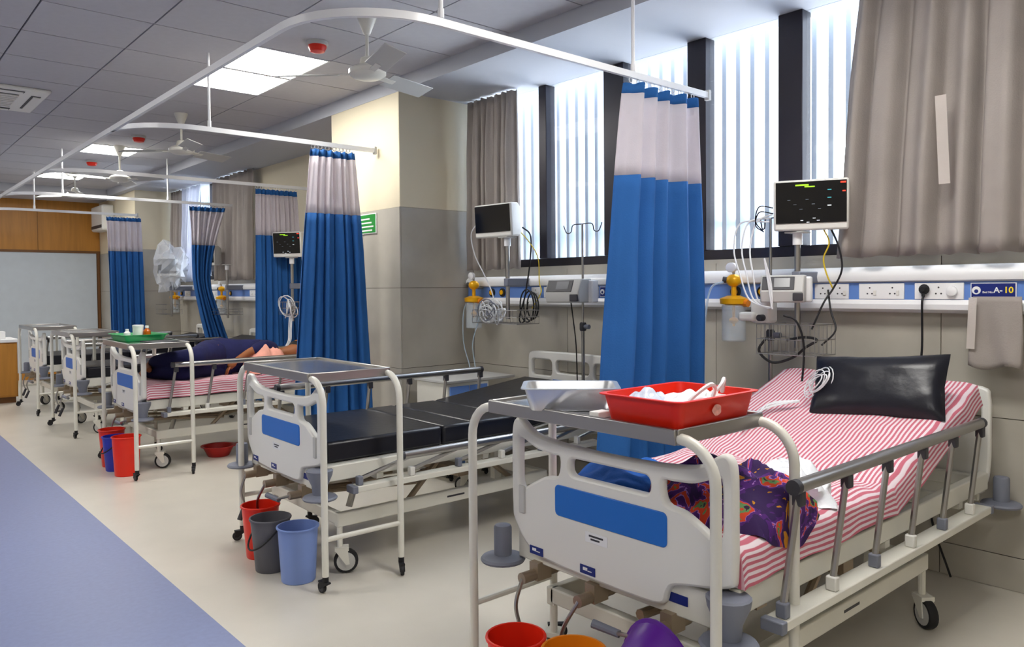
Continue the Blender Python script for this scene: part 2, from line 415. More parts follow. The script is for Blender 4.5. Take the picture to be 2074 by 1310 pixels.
# ------------------------------------------------------------------ cloth curtains
def folds(x, n, amp, seed, sharp=.35):
    p = x*n*2*PI
    return amp*(math.sin(p+.8*math.sin(p*.37+seed))+sharp*math.sin(2*p+seed*2)+.3*math.sin(p*.31+seed*3))
def hang(name, label, cat, axis, pos, top, bot, ztop, zbot, nf, amp, layers, seed=0, group=None, sweep=None, hooks=0):
    """gathered cloth: top=(u0,u1), bot=(u0,u1) span at the top and bottom; layers = [(part, material, z_hi, z_lo)]"""
    t = thing(name, label, cat, (0, 0, 0), 0, group)
    nu = nf*14
    for part, mt, zh, zl in layers:
        def fn(a, b):
            z = zh+(zl-zh)*b; k = (ztop-z)/(ztop-zbot); ks = k**.8
            u = (top[0]*(1-ks)+bot[0]*ks)+a*((top[1]-top[0])*(1-ks)+(bot[1]-bot[0])*ks)
            if sweep: u += sweep(a, k)
            d = folds(a, nf, amp*(.55+.45*min(1, k*2)), seed)+.01*noise.noise((a*6, k*4, seed))
            u += .012*math.sin(a*nf*2*PI+1.3)*min(1, k*3)
            zz = z+(.004*math.sin(a*nf*4*PI) if k > .98 or k < .02 else 0)
            return (u, pos+d, zz) if axis == 'y' else (pos+d, u, zz)
        nv = max(2, int(abs(zh-zl)/.07))
        o = MB().grid(fn, nu, nv).build(part, mt, t, smooth=180)
        sd = o.modifiers.new('thickness', 'SOLIDIFY'); sd.thickness = .002
    for k in range(hooks):
        a = (k+.5)/hooks; u = top[0]+a*(top[1]-top[0])
        MB().tube(arc((u, pos, ztop+.016), .014, 0, 2*PI, 10, (1, 0, 0), (0, 0, 1)), .0025, 5).build('hook', 'white_gloss', t)
    return t
ZR = 2.6
RAILY = [2.72, 5.55, 8.10, 10.28, 12.42]
def cubicle(k, x0t, x1t, x0b, x1b, zb, nf, label, sweep=None, seed=0, amp=.035):
    y = RAILY[k]
    return hang('privacy_curtain', label, 'curtain', 'y', y, (x0t, x1t), (x0b, x1b), ZR-.045, zb, nf, amp,
         [('header_tape', 'curtain_tape', ZR-.045, ZR-.10), ('mesh_panel', 'curtain_mesh', ZR-.10, 2.055), ('cloth_panel', 'curtain_blue', 2.055, zb)],
         seed, 'blue and white cubicle curtains', sweep, nf*2)
cubicle(0, 3.22, 3.84, 2.98, 3.86, .28, 5, 'blue and white privacy curtain hanging in front of the dark window frame', None, 1.0, .055)
cubicle(1, 2.80, 3.17, 2.60, 3.30, .26, 6, 'blue and white privacy curtain gathered beside the cream pillar', None, 2.2)
cubicle(2, 3.43, 3.90, 3.38, 3.98, .26, 9, 'blue and grey privacy curtain behind the lying patient\'s monitor', None, 3.1, .03)
cubicle(3, 3.46, 3.93, 3.50, 3.95, .35, 6, 'blue privacy curtain pulled sideways at its foot by the far beds', lambda a, k: (.04*k-.26*a*math.sin(min(1, k/.5)*PI/2)*(1-.55*max(0, k-.5)/.5)+.40*max(0, k-.42)**1.2), 4.4, .03)
cubicle(4, 2.99, 3.47, 3.02, 3.50, .26, 6, 'blue and white privacy curtain beside the far wooden wall', None, 5.2, .03)

def drape(label, y0, y1, b0, b1, nf, mt, x=4.03, zb=1.60, seed=0, amp=.035):
    return hang('window_curtain', label, 'curtain', 'x', x, (y0, y1), (b0, b1), ZS-.01, zb, nf, amp, [('drape', mt, ZS-.01, zb)], seed, 'grey window curtains')
dr = drape('wide grey window curtain beside the bed with the black pillow', .55, 1.84, .50, 1.97, 8, 'drape_grey', 4.03, 1.60, 1.5, .048)
MB().grid(lambda a, b: (3.955, 1.395+.05*a-.02*b, 2.35-.42*b), 2, 8).build('lining_strip', 'drape_lining', dr)
drape('narrow grey window curtain between pillar and window', 4.56, 5.16, 4.55, 5.17, 7, 'drape_grey', 4.05, 1.61, 2.5, .034)
drape('wide grey window curtain at the far bay beside the cream wall', 9.60, 11.0, 9.65, 10.95, 9, 'drape_grey', 4.04, 1.60, 3.5)
drape('narrow grey curtain in the far window corner', 12.35, 12.78, 12.35, 12.78, 5, 'drape_grey', 4.05, 1.60, .5)
drape('white sheer curtain at the far window', 11.55, 12.3, 11.85, 12.35, 5, 'drape_sheer', 4.05, 1.60, 4.5, .028)

# ------------------------------------------------------------------ curtain rails
def rail_branch(y, x_end, xs=1.49, run=2.4, label=''):
    t = thing('curtain_rail', label, 'curtain rail', (0, 0, 0), 0, 'white cubicle curtain rails')
    pts = [(x_end, y, ZR)]+arc((xs+.48, y+.48, ZR), .48, -PI/2, -PI, 10)+[(xs, y+run, ZR)]
    # flat aluminium profile 14 x 36 mm
    P = [Vector(p) for p in pts]; vs = []; n = len(P)
    for i, p in enumerate(P):
        d = (P[min(n-1, i+1)]-P[max(0, i-1)]).normalized(); s = Vector((-d.y, d.x, 0))
        for a, b in ((-.011, -.017), (.011, -.017), (.011, .017), (-.011, .017)): vs.append(p+s*a+Vector((0, 0, b)))
    fs = [(0, 1, 2, 3), tuple(4*(n-1)+k for k in (3, 2, 1, 0))]
    for i in range(n-1):
        for k in range(4): fs.append((4*i+k, 4*i+4+k, 4*i+4+(k+1) % 4, 4*i+(k+1) % 4))
    MB().add(vs, fs).build('track', 'white_gloss', t)
    return t
LB = ['white curtain rail crossing above the empty black bed', 'white curtain rail ending at the cream pillar', 'white curtain rail in front of the wide far window curtain',
      'white curtain rail above the sideways pulled curtain', 'white curtain rail nearest the wooden end wall']
ENDX = [3.96, 3.37, 4.10, 4.10, 3.42]
for k, y in enumerate(RAILY):
    nxt = (RAILY[k+1]-y+.43) if k < 4 else 2.1
    t = rail_branch(y, ENDX[k], 1.49, nxt, LB[k])
    for x in [(1.99, 3.27), (2.02,), (), (2.02, 3.2), (2.09,)][k]:
        MB().cyl((x, y, ZR+.017), (x, y, ZC if x < XP else ZS), .010, n=8).build('hanger_rod', 'white_gloss', t)
        MB().cyl((x, y, ZR+.02), (x, y, ZR+.06), .014, n=8).build('hanger_clamp', 'white_gloss', t)
    MB().box(ENDX[k]-.01, ENDX[k]+.012, y-.016, y+.016, ZR-.03, ZR+.03).build('end_bracket', 'light_grey', t)

# ------------------------------------------------------------------ ceiling fittings
def fan(x, y, a0, label, rod=.17):
    t = thing('ceiling_fan', label, 'ceiling fan', (x, y, ZC), 0, 'white ceiling fans')
    MB().lathe([(.062, 0), (.06, -.012), (.022, -.11), (.018, -.115)], n=20).build('canopy', 'white_enamel', t)
    MB().cyl((0, 0, -.10), (0, 0, -.10-rod), .011, n=8).build('down_rod', 'white_enamel', t)
    z = -.10-rod
    MB().lathe([(.02, 0), (.04, -.01), (.05, -.05), (.09, -.065), (.115, -.085), (.115, -.11), (.085, -.13), (.03, -.14)], (0, 0, z+.02), 28).build('motor', 'white_enamel', t)
    for k in range(3):
        a = a0+k*2*PI/3; mx = Matrix.Rotation(a, 4, 'Z') @ Matrix.Translation((0, 0, z-.085)) @ Matrix.Rotation(-.32, 4, 'X')
        b = MB().box(.17, .56, -.068, .068, -.003, .003, mx).build('blade', 'light_grey', t, .004)
        MB().box(.09, .24, -.018, .018, -.006, .004, mx).build('blade_arm', 'white_enamel', b)
    return t
fan(2.50, 4.19, math.atan2(-.46, -.12), 'white ceiling fan beside the double light panel')
fan(2.50, 7.60, .4, 'white ceiling fan above the lying patient\'s bed')
fan(2.50, 9.72, 1.1, 'white ceiling fan beyond the second red smoke detector', .2)
fan(2.50, 11.95, .2, 'white ceiling fan nearest the wooden wall')
for y, lab in ((4.84, 'red and white smoke detector beside the double light panel'), (8.96, 'red smoke detector between the second and third fans'), (11.0, 'small red smoke detector near the farthest light panel')):
    t = thing('smoke_detector', lab, 'smoke detector', (2.50, y, ZC), 0, 'red smoke detectors')
    MB().lathe([(.072, 0), (.072, -.022), (.06, -.028)], n=24).build('base', 'light_grey', t)
    MB().lathe([(.062, -.026), (.062, -.04), (.048, -.066), (.02, -.072)], n=24).build('sensor', 'red_plastic', t)
ac = thing('ceiling_cassette', 'white square ceiling air conditioner with slatted grille', 'air conditioner', (.95, 7.86, ZC))
MB().box(-.44, .44, -.46, .46, -.03, .0).build('panel', 'white_abs', ac, .012)
box('grille_recess', 'dark_grey', ac, -.24, .24, -.26, .26, -.033, -.03)
for k in range(8): box('grille_slat', 'white_abs', ac, -.24, .24, -.245+k*.066, -.215+k*.066, -.042, -.033)
for sx, sy in ((1, 0), (-1, 0), (0, 1), (0, -1)):
    if sx: box('vent_slot', 'dark_grey', ac, sx*.36-.035, sx*.36+.035, -.28, .28, -.034, -.029); box('vent_flap', 'white_abs', ac, sx*.365-.025, sx*.365+.025, -.27, .27, -.042, -.036)
    else: box('vent_slot', 'dark_grey', ac, -.26, .26, sy*.37-.035, sy*.37+.035, -.034, -.029); box('vent_flap', 'white_abs', ac, -.25, .25, sy*.375-.025, sy*.375+.025, -.042, -.036)
sac = thing('wall_cabinet', 'white wall unit mounted high beside the wooden panels', 'wall unit', (3.5, 14.35, 2.48))
MB().box(-.19, 0, -.36, .36, 0, .42).build('housing', 'white_abs', sac, .03); box('louvre', 'dark_grey', sac, -.195, -.188, -.33, .33, .04, .09)

# ------------------------------------------------------------------ hospital beds
FB = cr2([(-.465, .098), (-.40, .078), (-.275, .052), (-.245, .025), (-.22, -.022), (-.10, -.030), (.10, -.028), (.28, -.020), (.37, -.004), (.435, .05), (.47, .10), (.478, .14), (.48, .30), (.478, .43), (.462, .475), (.43, .478),
          (.36, .437), (.22, .418), (0, .412), (-.22, .418), (-.36, .437), (-.43, .478), (-.462, .475), (-.478, .43), (-.48, .30), (-.479, .13)], 4)
HB = cr2([(-.46, .02), (-.40, -.03), (0, -.035), (.40, -.03), (.46, .02), (.478, .12), (.48, .30), (.478, .43), (.44, .485), (.2, .493), (0, .495), (-.2, .493), (-.44, .485), (-.478, .43), (-.48, .30), (-.478, .12)], 4)
HOLE_C = rrect(-.178, .178, .312, .372, .025)
def side_hole(s): return [(s*a, b) for a, b in cr2([(.225, .365), (.235, .30), (.30, .285), (.37, .25), (.415, .225), (.437, .24), (.44, .33), (.437, .40), (.42, .408), (.34, .378), (.26, .370)], 4)]
def hole_side(s):
    lp = side_hole(s); return lp if s > 0 else lp[::-1]
PANEL_MX = Matrix(((0, 0, 1, 0), (1, 0, 0, 0), (0, 1, 0, 0), (0, 0, 0, 1)))    # shape x -> world y, shape y -> world z, thickness -> x
SH = {}
SH['foot_board'] = flat_shape('foot_board', [FB, HOLE_C, hole_side(1), hole_side(-1)], .036, .010)
SH['head_board'] = flat_shape('head_board', [HB, rrect(-.17, .17, .34, .43, .03), rrect(.215, .44, .31, .43, .03), rrect(-.44, -.215, .31, .43, .03)], .036, .010)
SH['blue_panel'] = flat_shape('blue_panel', [rrect(-.245, .245, -.055, .055, .018)], .006, .002)
SH['paper_label'] = flat_shape('paper_label', [rrect(-.05, .05, -.018, .018, .003)], .002, .0005)
SH['sticker'] = flat_shape('sticker', [rrect(-.035, .035, -.015, .015, .002)], .002, .0005)
def panel(name, sh, m, parent, x, y, z, ry=0):
    o = link(name, SH[sh], m, parent); o.matrix_local = Matrix.Translation((x, y, z)) @ Matrix.Rotation(ry, 4, 'Y') @ PANEL_MX; return o
def caster(name, parent, x, y, top, r=.062, tread='black_rubber', hubm='light_grey', yaw=0, fork='white_enamel'):
    c = bpy.data.objects.new(name, None); C.objects.link(c); c.parent = parent; c.location = (x, y, 0); c.rotation_euler = (0, 0, yaw)
    w = r*.30
    MB().lathe([(r*.74, -w), (r*.95, -w), (r, -w*.6), (r, w*.6), (r*.95, w), (r*.72, w)], (.03, 0, r), 24, Matrix.Rotation(PI/2, 3, 'X').to_4x4()).build('tyre', tread, c)
    MB().lathe([(r*.2, -w*1.15), (r*.76, -w*1.06), (r*.76, w*1.06), (r*.2, w*1.15)], (.03, 0, r), 20, Matrix.Rotation(PI/2, 3, 'X').to_4x4()).build('hub', hubm, c)
    f = MB()
    for s in (-1, 1): f.add([(-.02, s*w*1.25, r*1.9), (.03, s*w*1.25, r*.75), (.048, s*w*1.25, r*.8), (.04, s*w*1.25, r*1.9), (-.02, s*w*1.55, r*1.9), (.03, s*w*1.55, r*.75), (.048, s*w*1.55, r*.8), (.04, s*w*1.55, r*1.9)],
                     [(0, 1, 2, 3), (7, 6, 5, 4), (0, 4, 5, 1), (1, 5, 6, 2), (2, 6, 7, 3), (3, 7, 4, 0)])
    f.box(-.025, .045, -w*1.55, w*1.55, r*1.9, r*2.2); f.cyl((0, 0, r*2.1), (0, 0, top), .015, n=10)
    f.build('fork', fork, c)
    return c
def bumper(parent, x, y, flare):
    b = MB(); 
    if flare: b.lathe([(.035, 0), (.04, .05), (.062, .10), (.066, .125), (.06, .13)], (x, y, .435), 16)
    else: b.lathe([(.034, 0), (.034, .11), (.03, .118), (.012, .122)], (x, y, .435), 16)
    b.lathe([(.05, -.012), (.082, -.008), (.086, 0), (.08, .008), (.04, .016)], (x, y, .425), 22)
    return b.build('bumper', 'grey_plastic', parent)
def crank(parent, y, ang, drop, fold=0):
    """screw end and handle below the foot board"""
    c = bpy.data.objects.new('crank', None); C.objects.link(c); c.parent = parent; c.location = (-.03, y, .40)
    b = MB().box(.01, .08, -.022, .022, -.02, .045); b.cyl((.12, 0, 0), (-.05, 0, 0), .021, n=12); b.cyl((.1, 0, -.005), (.75, 0, -.06), .012, n=8)
    b.build('crank_bearing', 'brown_steel', c)
    d = Vector((0, math.sin(ang), -math.cos(ang))); p0 = Vector((-.045, 0, 0)); p1 = p0+d*drop*.5+Vector((-.025, 0, 0)); p2 = p0+d*drop
    MB().tube(spline([p0, p1, p2], 6), .0075, 8).build('crank_arm', 'brushed', c)
    e = d*.4+Vector((-.35, 0, -.5)) if not fold else Vector((-.2, fold, .1))
    MB().cyl(p2-e.normalized()*.01, p2+e.normalized()*.085, .013, .015, n=10).build('crank_grip', 'dark_grey' if not fold else 'grey_plastic', c)
    return c
def side_rail(parent, s, up, x0=.20, x1=1.77, n=6):
    r = bpy.data.objects.new('side_rail', None); C.objects.link(r); r.parent = parent
    yl = s*.505; zl = .47
    if up: L = [(.07, .385)]*n
    for k in range(n):
        xb = x0-.05+(x1-x0-.03)*k/(n-1)+.02
        if up: xt, zt, yt = xb+.055, .845, s*.545
        else: xt, zt, yt = xb+.27, .575, s*.555
        b = MB(); p0 = Vector((xb, s*.525, zl+.03)); p1 = Vector((xt, yt, zt)); b.tube([p0, p1], .0115, 8)
        b.build('rail_post', 'brushed', r)
        MB().box(xb-.015, xb+.013, s*.525-.018, s*.525+.018, zl-.002, zl+.045).build('post_foot', 'white_abs' if k % 2 else 'grey_plastic', r, .005)
        if up: MB().box(xt-.016, xt+.016, yt-.016, yt+.016, zt-.05, zt-.004).build('post_collar', 'dark_grey', r, .005)
    if up: a, b_, z, y = x0, x1, .855, s*.545
    else: a, b_, z, y = x0+.20, x1+.20, .588, s*.555
    m = MB().tube([(a, y, z), (b_, y, z)], .022, 12); m.build('rail_bar', 'brushed', r)
    for x in (a, b_): MB().cyl((x-.012, y, z), (x+.012, y, z), .0235, n=12).build('end_cap', 'dark_grey', r)
    return r
def bed(label, x, y, rz=0, back=0.0, hinge=1.10, near_up=True, far_up=True, mattress='black', cranks=True, L=2.12):
    t = thing('hospital_bed', label, 'bed', (x, y, 0), rz, 'white hospital beds')
    fb = panel('foot_board', 'foot_board', 'white_abs', t, 0, 0, .487)
    panel('blue_panel', 'blue_panel', 'abs_blue', fb, 0, 0, 0).matrix_local = Matrix.Translation((.0, .215, -.0185))
    for yy, zz in ((.345, .005), (.09, .002)):
        st = link('crank_sticker', SH['sticker'], 'sign_navy', fb); st.matrix_local = Matrix.Translation((yy, zz, -.0192))
        k = link('sticker_mark', MB().box(-.02, -.002, -.003, .0, -.0022, -.001).box(.0, .02, -.002, .008, -.0022, -.001).mesh('sticker_mark'), 'paper', fb); k.matrix_local = Matrix.Translation((yy, zz, -.0192))
    lb = link('maker_label', SH['paper_label'], 'white_gloss', fb); lb.matrix_local = Matrix.Translation((.05, .118, -.0186))
    panel('crank_sticker', 'sticker', 'sign_navy', t, .0035, -.27, .492)
    for kx, kz, w in ((0, .006, .032), (.004, -.005, .02)):
        link('label_line', MB().box(-w, w, -.003, .003, -.0012, 0).mesh('label_line'), 'dark_grey', fb).matrix_local = Matrix.Translation((.05+kx, .118+kz, -.0196))
    for s in (-1, 1): MB().box(-.024, -.016, s*.42-.016, s*.42+.016, .615, .72).build('grip_recess', 'light_grey', t, .006)
    hb = panel('head_board', 'head_board', 'white_abs', t, L, 0, .487)
    panel('blue_panel', 'blue_panel', 'abs_blue', hb, 0, 0, 0).matrix_local = Matrix.Translation((.0, .245, -.0185)) @ Matrix.Diagonal((.85, .8, 1, 1))
    fr = MB()
    for s in (-1, 1): fr.box(.02, L-.02, s*.455-.02, s*.455+.02, .495, .575)
    for xx in (.02, .6, 1.08, 1.6, L-.06): fr.box(xx, xx+.04, -.455, .455, .50, .56)
    fr.build('bed_frame', 'white_enamel', t, .006)
    for xx in (0.005, L-.035): box('end_beam', 'white_enamel', t, xx, xx+.03, -.44, .47, .435, .545, .006)
    for xx, fl in ((-.035, 0), (L+.03, 0)):
        bumper(t, xx, .515, 0); bumper(t, xx+(.02 if xx < 0 else 0), -.46 if xx < 0 else -.515, xx < 0)
    for s in (-1, 1):
        ld = MB().box(.14, 1.90, s*.515-.035, s*.515+.035, .437, .468).build('side_ledge', 'white_enamel', t, .004)
        for xx in (.12, 1.90): box('ledge_cap', 'grey_plastic', ld, xx, xx+.03, s*.515-.037, s*.515+.037, .433, .47, .004)
        for xx in (.3, 1.0, 1.75): box('ledge_arm', 'white_enamel', ld, xx, xx+.04, s*.44-.03, s*.44+.03, .468, .51)
        side_rail(t, s, far_up if s > 0 else near_up)
    bs = MB()
    for s in (-1, 1): bs.box(.10, 1.55, s*.40-.02, s*.40+.02, .24, .31)
    for xx in (.10, 1.51): bs.box(xx, xx+.04, -.40, .40, .25, .31)
    bf = bs.build('base_frame', 'white_enamel', t, .006)
    MB().box(.78, .90, -.4212, -.42, .272, .282).build('maker_mark', 'dark_grey', bf)
    for xx in (.12, 1.53):
        for s in (-1, 1): caster('caster', t, xx, s*.40, .26, .062, yaw=(.5 if xx < 1 else 2.2)*s)
    for s in (-1, 1):
        MB().tube([(.55, s*.36, .28), (.78, s*.36, .50)], .016, 8).build('lift_arm', 'brown_steel', t); MB().tube([(1.30, s*.36, .29), (1.02, s*.36, .50)], .016, 8).build('lift_arm', 'brown_steel', t)
        box('upright', 'white_enamel', t, 1.18, 1.23, s*.33-.02, s*.33+.02, .30, .50)
    MB().box(.30, .36, -.36, .36, .40, .44).build('cross_shaft', 'brown_steel', t); MB().box(.9, .98, -.36, .36, .36, .41).build('cross_shaft', 'brown_steel', t)
    MB().tube([(.05, -.08, .37), (.75, -.10, .34), (.92, -.1, .37)], .018, 8).build('drive_rod', 'brown_steel', t)
    MB().cyl((.33, -.2, .42), (.28, -.2, .27), .018, n=10).build('push_strut', 'brushed', t)
    crank(t, .36, .1, .18); crank(t, .08, .45, .21); crank(t, -.24, 1.25, .16, .6)
    # deck and mattress sections following the back rest angle
    ca, sa = math.cos(back), math.sin(back)
    def P(sx, h):      # distance along the deck, height above it
        if sx <= hinge: return (sx, .578+h)
        d = sx-hinge; return (hinge+d*ca-h*sa, .578+d*sa+h*ca)
    secs = [(.03, .74), (.74, .95), (.95, hinge), (hinge, L-.07)]
    for a, b in secs:
        p, q, r_, u = P(a+.004 if a > hinge-.01 else a, -.012), P(b, -.012), P(a if a > hinge-.01 else a, 0), P(b, 0)
        if a >= hinge-.001: p = (hinge, .566); q = (hinge+(b-hinge)*ca+.012*sa, .578+(b-hinge)*sa-.012*ca); r_ = (hinge, .578); u = (hinge+(b-hinge)*ca, .578+(b-hinge)*sa)
        MB().add([(p[0], -.43, p[1]), (q[0], -.43, q[1]), (u[0], -.43, u[1]), (r_[0], -.43, r_[1]), (p[0], .43, p[1]), (q[0], .43, q[1]), (u[0], .43, u[1]), (r_[0], .43, r_[1])],
                 [(0, 1, 2, 3), (7, 6, 5, 4), (0, 4, 5, 1), (1, 5, 6, 2), (2, 6, 7, 3), (3, 7, 4, 0)]).build('deck_panel', 'light_grey', t)
    TH = .108
    mt = bpy.data.objects.new('mattress', None); C.objects.link(mt); mt.parent = t
    for a, b in secs:
        bk = a >= hinge-.001
        def W(sx, h):
            if bk: d = sx-hinge+.0; return (hinge+d*ca-h*sa+sa*.055, .579+d*sa+h*ca)
            return (sx, .579+h)
        a2, b2 = a+.004, b-.004
        vs = []; 
        for yy in (-.44, .44):
            for sx, h in ((a2, 0), (b2, 0), (b2, TH), (a2, TH)): q = W(sx, h); vs.append((q[0], yy, q[1]))
        MB().add(vs, [(0, 1, 2, 3), (7, 6, 5, 4), (0, 4, 5, 1), (1, 5, 6, 2), (2, 6, 7, 3), (3, 7, 4, 0)]).build('mattress_section', 'black_vinyl', mt, .016)
    return t
def sheet(label, x, y, back, hinge, seed, x1, drop=.10, foot=.022, TH=.112, under=0):
    ca, sa = math.cos(back), math.sin(back); t = .449
    N1, N2 = 90, 56; me_v = []; uvs = []
    half = t+.010
    cross = []      # (y, h_rel, v)
    rr = .03; tot = 2*(half-rr)+2*(drop)
    def surf(u, v):
        fl = max(0, .06-u)/.06*(TH+.01); u = max(0, u-.06)/.94
        sx = foot+(x1-foot)*u
        w = v*(2*half+2*drop)-half-drop      # arc coordinate
        if w < -half: yy, dn = -half, -(w+half)
        elif w > half: yy, dn = half, w-half
        else: yy, dn = w, 0
        e = max(0, abs(yy)-(half-.035))/.035
        wr = .008*noise.noise((sx*5+seed, w*4, seed))+.004*noise.noise((sx*14, w*11+seed, 2))
        k = math.exp(-((sx-hinge+.15)/.22)**2); wr += k*.012*math.sin(w*26+3*math.sin(sx*9)+seed)
        dn2 = dn*(1+.10*noise.noise((sx*4, seed, 3)))
        h = TH+.008+wr*(1 if dn == 0 else .2)-.012*e*e-dn2
        yy2 = yy+(math.copysign(.010+.010*(1+noise.noise((sx*6+seed, w*3, 5)))+(.012*dn/drop), yy) if dn > 0 else 0)
        if sx > hinge:
            bl = min(1, (sx-hinge)/.18); d = sx-hinge
            zb = d*sa; return Vector((hinge+d*ca-h*sa*bl+sa*.03*bl, yy2, .579+zb+.006*(1-bl)+h*(ca*bl+1-bl))), sx, w
        return Vector((sx-(.006 if fl > 0 else 0), yy2, .579+max(min(h, .0), h-fl))), sx-fl, w
    vs = []; 
    for j in range(N2+1):
        for i in range(N1+1):
            p, a, b = surf(i/N1, j/N2); vs.append((p.x, p.y, p.z)); uvs.append((a, b))
    fs = [(j*(N1+1)+i, j*(N1+1)+i+1, (j+1)*(N1+1)+i+1, (j+1)*(N1+1)+i) for j in range(N2) for i in range(N1)]
    me = bpy.data.meshes.new('bed_sheet'); me.from_pydata(vs, [], fs); me.update(); me.shade_smooth()
    ul = me.uv_layers.new(name='UVMap')
    for lp in me.loops: ul.data[lp.index].uv = uvs[lp.vertex_index]
    o = link('bed_sheet', me, 'striped', None); o.location = (x, y, 0)
    return tag(o, label, 'bed sheet', 'striped bed sheets')
B1 = (1.92, 1.70); B2 = (1.80, 3.94); B3 = (1.84, 7.06); B4 = (1.86, 9.16); B5 = (1.86, 11.10)
bed('white hospital bed with striped sheet and raised back beside the wall sign', *B1, back=.33, hinge=1.06, near_up=True, far_up=False)
bed('white hospital bed with bare black mattress and one lowered side rail', *B2, rz=-.022, L=2.2, back=.12, hinge=1.28, near_up=False, far_up=True)
bed('white hospital bed carrying the patient in dark blue', *B3, back=.10, hinge=1.15)
bed('white hospital bed with black mattress beyond the lying patient', *B4, back=.25, hinge=1.15, near_up=False)
bed('white hospital bed nearest the wooden end wall', *B5, back=.2, hinge=1.15)
sheet('red and white striped sheet rumpled on the bed with black pillow', B1[0], B1[1], .33, 1.06, 1.7, 2.03)
sheet('red and white striped sheet under the lying patient', B3[0], B3[1], .10, 1.15, 6.1, 2.03)

# ------------------------------------------------------------------ over-bed tables
def overbed(label, x, y, rz=0, D=.42, Wd=1.07, H=1.02, cast_yaw=.4):
    t = thing('overbed_table', label, 'overbed table', (x, y, 0), rz, 'steel topped overbed tables')
    r = .12
    for sx in (-D/2, D/2):
        pts = [(sx, -Wd/2, .085)]+arc((sx, -Wd/2+r, H-r), r, PI, PI/2, 7, (0, 1, 0), (0, 0, 1))+arc((sx, Wd/2-r, H-r), r, PI/2, 0, 7, (0, 1, 0), (0, 0, 1))+[(sx, Wd/2, .085)]
        MB().tube(pts, .0165, 12).build('frame_tube', 'white_enamel', t)
    for sy in (-Wd/2, Wd/2): MB().tube([(-D/2, sy, .26), (D/2, sy, .26)], .0125, 10).build('stretcher', 'white_enamel', t)
    tp = MB().box(-D/2-.012, D/2+.012, -Wd/2+r, Wd/2-r, H+.012, H+.018).build('table_top', 'steel', t)
    q = MB(); 
    for a in (-1, 1):
        q.box(a*(D/2+.012)-.010, a*(D/2+.012)+.010, -Wd/2+r, Wd/2-r, H-.018, H+.028); q.box(-D/2-.012, D/2+.012, a*(Wd/2-r)-.006, a*(Wd/2-r)+.006, H-.018, H+.028)
    q.build('tray_edge', 'brushed', tp, .004)
    k = 0
    for sx in (-D/2, D/2):
        for sy in (-Wd/2, Wd/2):
            k += 1; c = caster('caster', t, sx, sy, .10, .027, 'black_rubber', 'dark_grey', cast_yaw+k*1.3, 'black_rubber')
    return t
overbed('overbed table holding the red tray and steel basin', 2.00, 1.74)
overbed('empty overbed table with reflective top above the black mattress', 1.945, 3.86, math.radians(-1.5))
overbed('overbed table holding the green tray and bottles', 1.925, 6.85, math.radians(-2), Wd=1.10)
overbed('overbed table beyond the green tray at the fourth bed', 1.96, 9.10)
overbed('overbed table at the bed nearest the wooden wall', 1.96, 11.02, 0, .42, 1.15)
TT = 1.039

# ------------------------------------------------------------------ buckets and basins
def bucket(label, m, x, y, r=.095, h=.29, rim=True, handle=None, base_r=None, name='plastic_bucket', lip=.006):
    t = thing(name, label, 'bucket', (x, y, 0), 0, 'plastic buckets by the beds')
    rb = base_r or r*.78; n = 28
    prof = [(rb*.96, 0), (rb, .004), (r, h-.012), (r+lip, h-.010), (r+lip, h), (r-.002, h), (rb-.004, .012), (.001, .010)]
    MB().lathe(prof, n=n).build('shell', m, t)
    if rim: MB().tube(arc((0, 0, h-.004), r+lip*.5, 0, 2*PI, 28)[:-1], .005, 6, True).build('rim', m, t)
    if handle:
        pts = [(r*math.cos(a)+.004, (r+.008)*math.sin(a), h-.03-handle*abs(math.cos(a))) if False else (-(r+.012)*math.cos(a), (r+.012)*math.sin(a), h-.03-handle*math.cos(a)) for a in [(-PI/2+PI*i/14) for i in range(15)]]
        MB().tube(pts, .005, 6).build('handle', 'black_rubber', t)
    return t
bucket('red plastic bucket beside the orange one', 'red_plastic', 1.67, 1.90, .095, .30)
bucket('orange plastic bucket between red bucket and purple basin', 'orange_plastic', 1.74, 1.70, .100, .30)
bucket('tall red plastic bin behind the grey bucket', 'red_plastic', 1.715, 4.06, .098, .285)
bucket('dark grey plastic bucket with black handle between two bins', 'grey_bucket', 1.67, 3.83, .10, .275, handle=.12)
bucket('light blue plastic bin beside the grey bucket', 'blue_bucket', 1.71, 3.595, .098, .275, base_r=.084)
bucket('red plastic bucket behind the dark blue bucket', 'red_plastic', 1.70, 7.03, .098, .31)
bucket('dark blue plastic bucket between two red buckets', 'navy_bucket', 1.68, 6.84, .096, .28, handle=.10)
bucket('red plastic bucket in front of the dark blue bucket', 'red_plastic', 1.70, 6.60, .103, .31, base_r=.088)
t = thing('plastic_basin', 'dark red plastic basin on the floor under the patient\'s bed', 'basin', (2.50, 6.80, 0))
MB().lathe([(.08, 0), (.09, .006), (.13, .085), (.148, .088), (.148, .094), (.126, .092), (.085, .014), (.001, .012)], n=30).build('shell', 'red_dark', t)
MB().box(.13, .19, -.03, .03, .082, .092).build('lip_handle', 'red_dark', t, .01)
t = thing('plastic_basin', 'round purple plastic basin standing on edge under the bed end', 'basin', (1.80, 1.43, 0))
mx = Matrix.Translation((0, 0, .235)) @ Matrix.Rotation(-PI/2-.12, 4, 'Y')
mb = MB(); mb.lathe([(.001, .075), (.145, .07), (.165, .055), (.20, -.03), (.21, -.035), (.21, -.04), (.195, -.036), (.16, .048), (.14, .062), (.001, .066)], (0, 0, 0), 36)
mb.v = [tuple(mx @ Vector((v[0]*1.06, v[1]*.72, v[2]))) for v in mb.v]
mb.build('shell', 'purple_plastic', t)
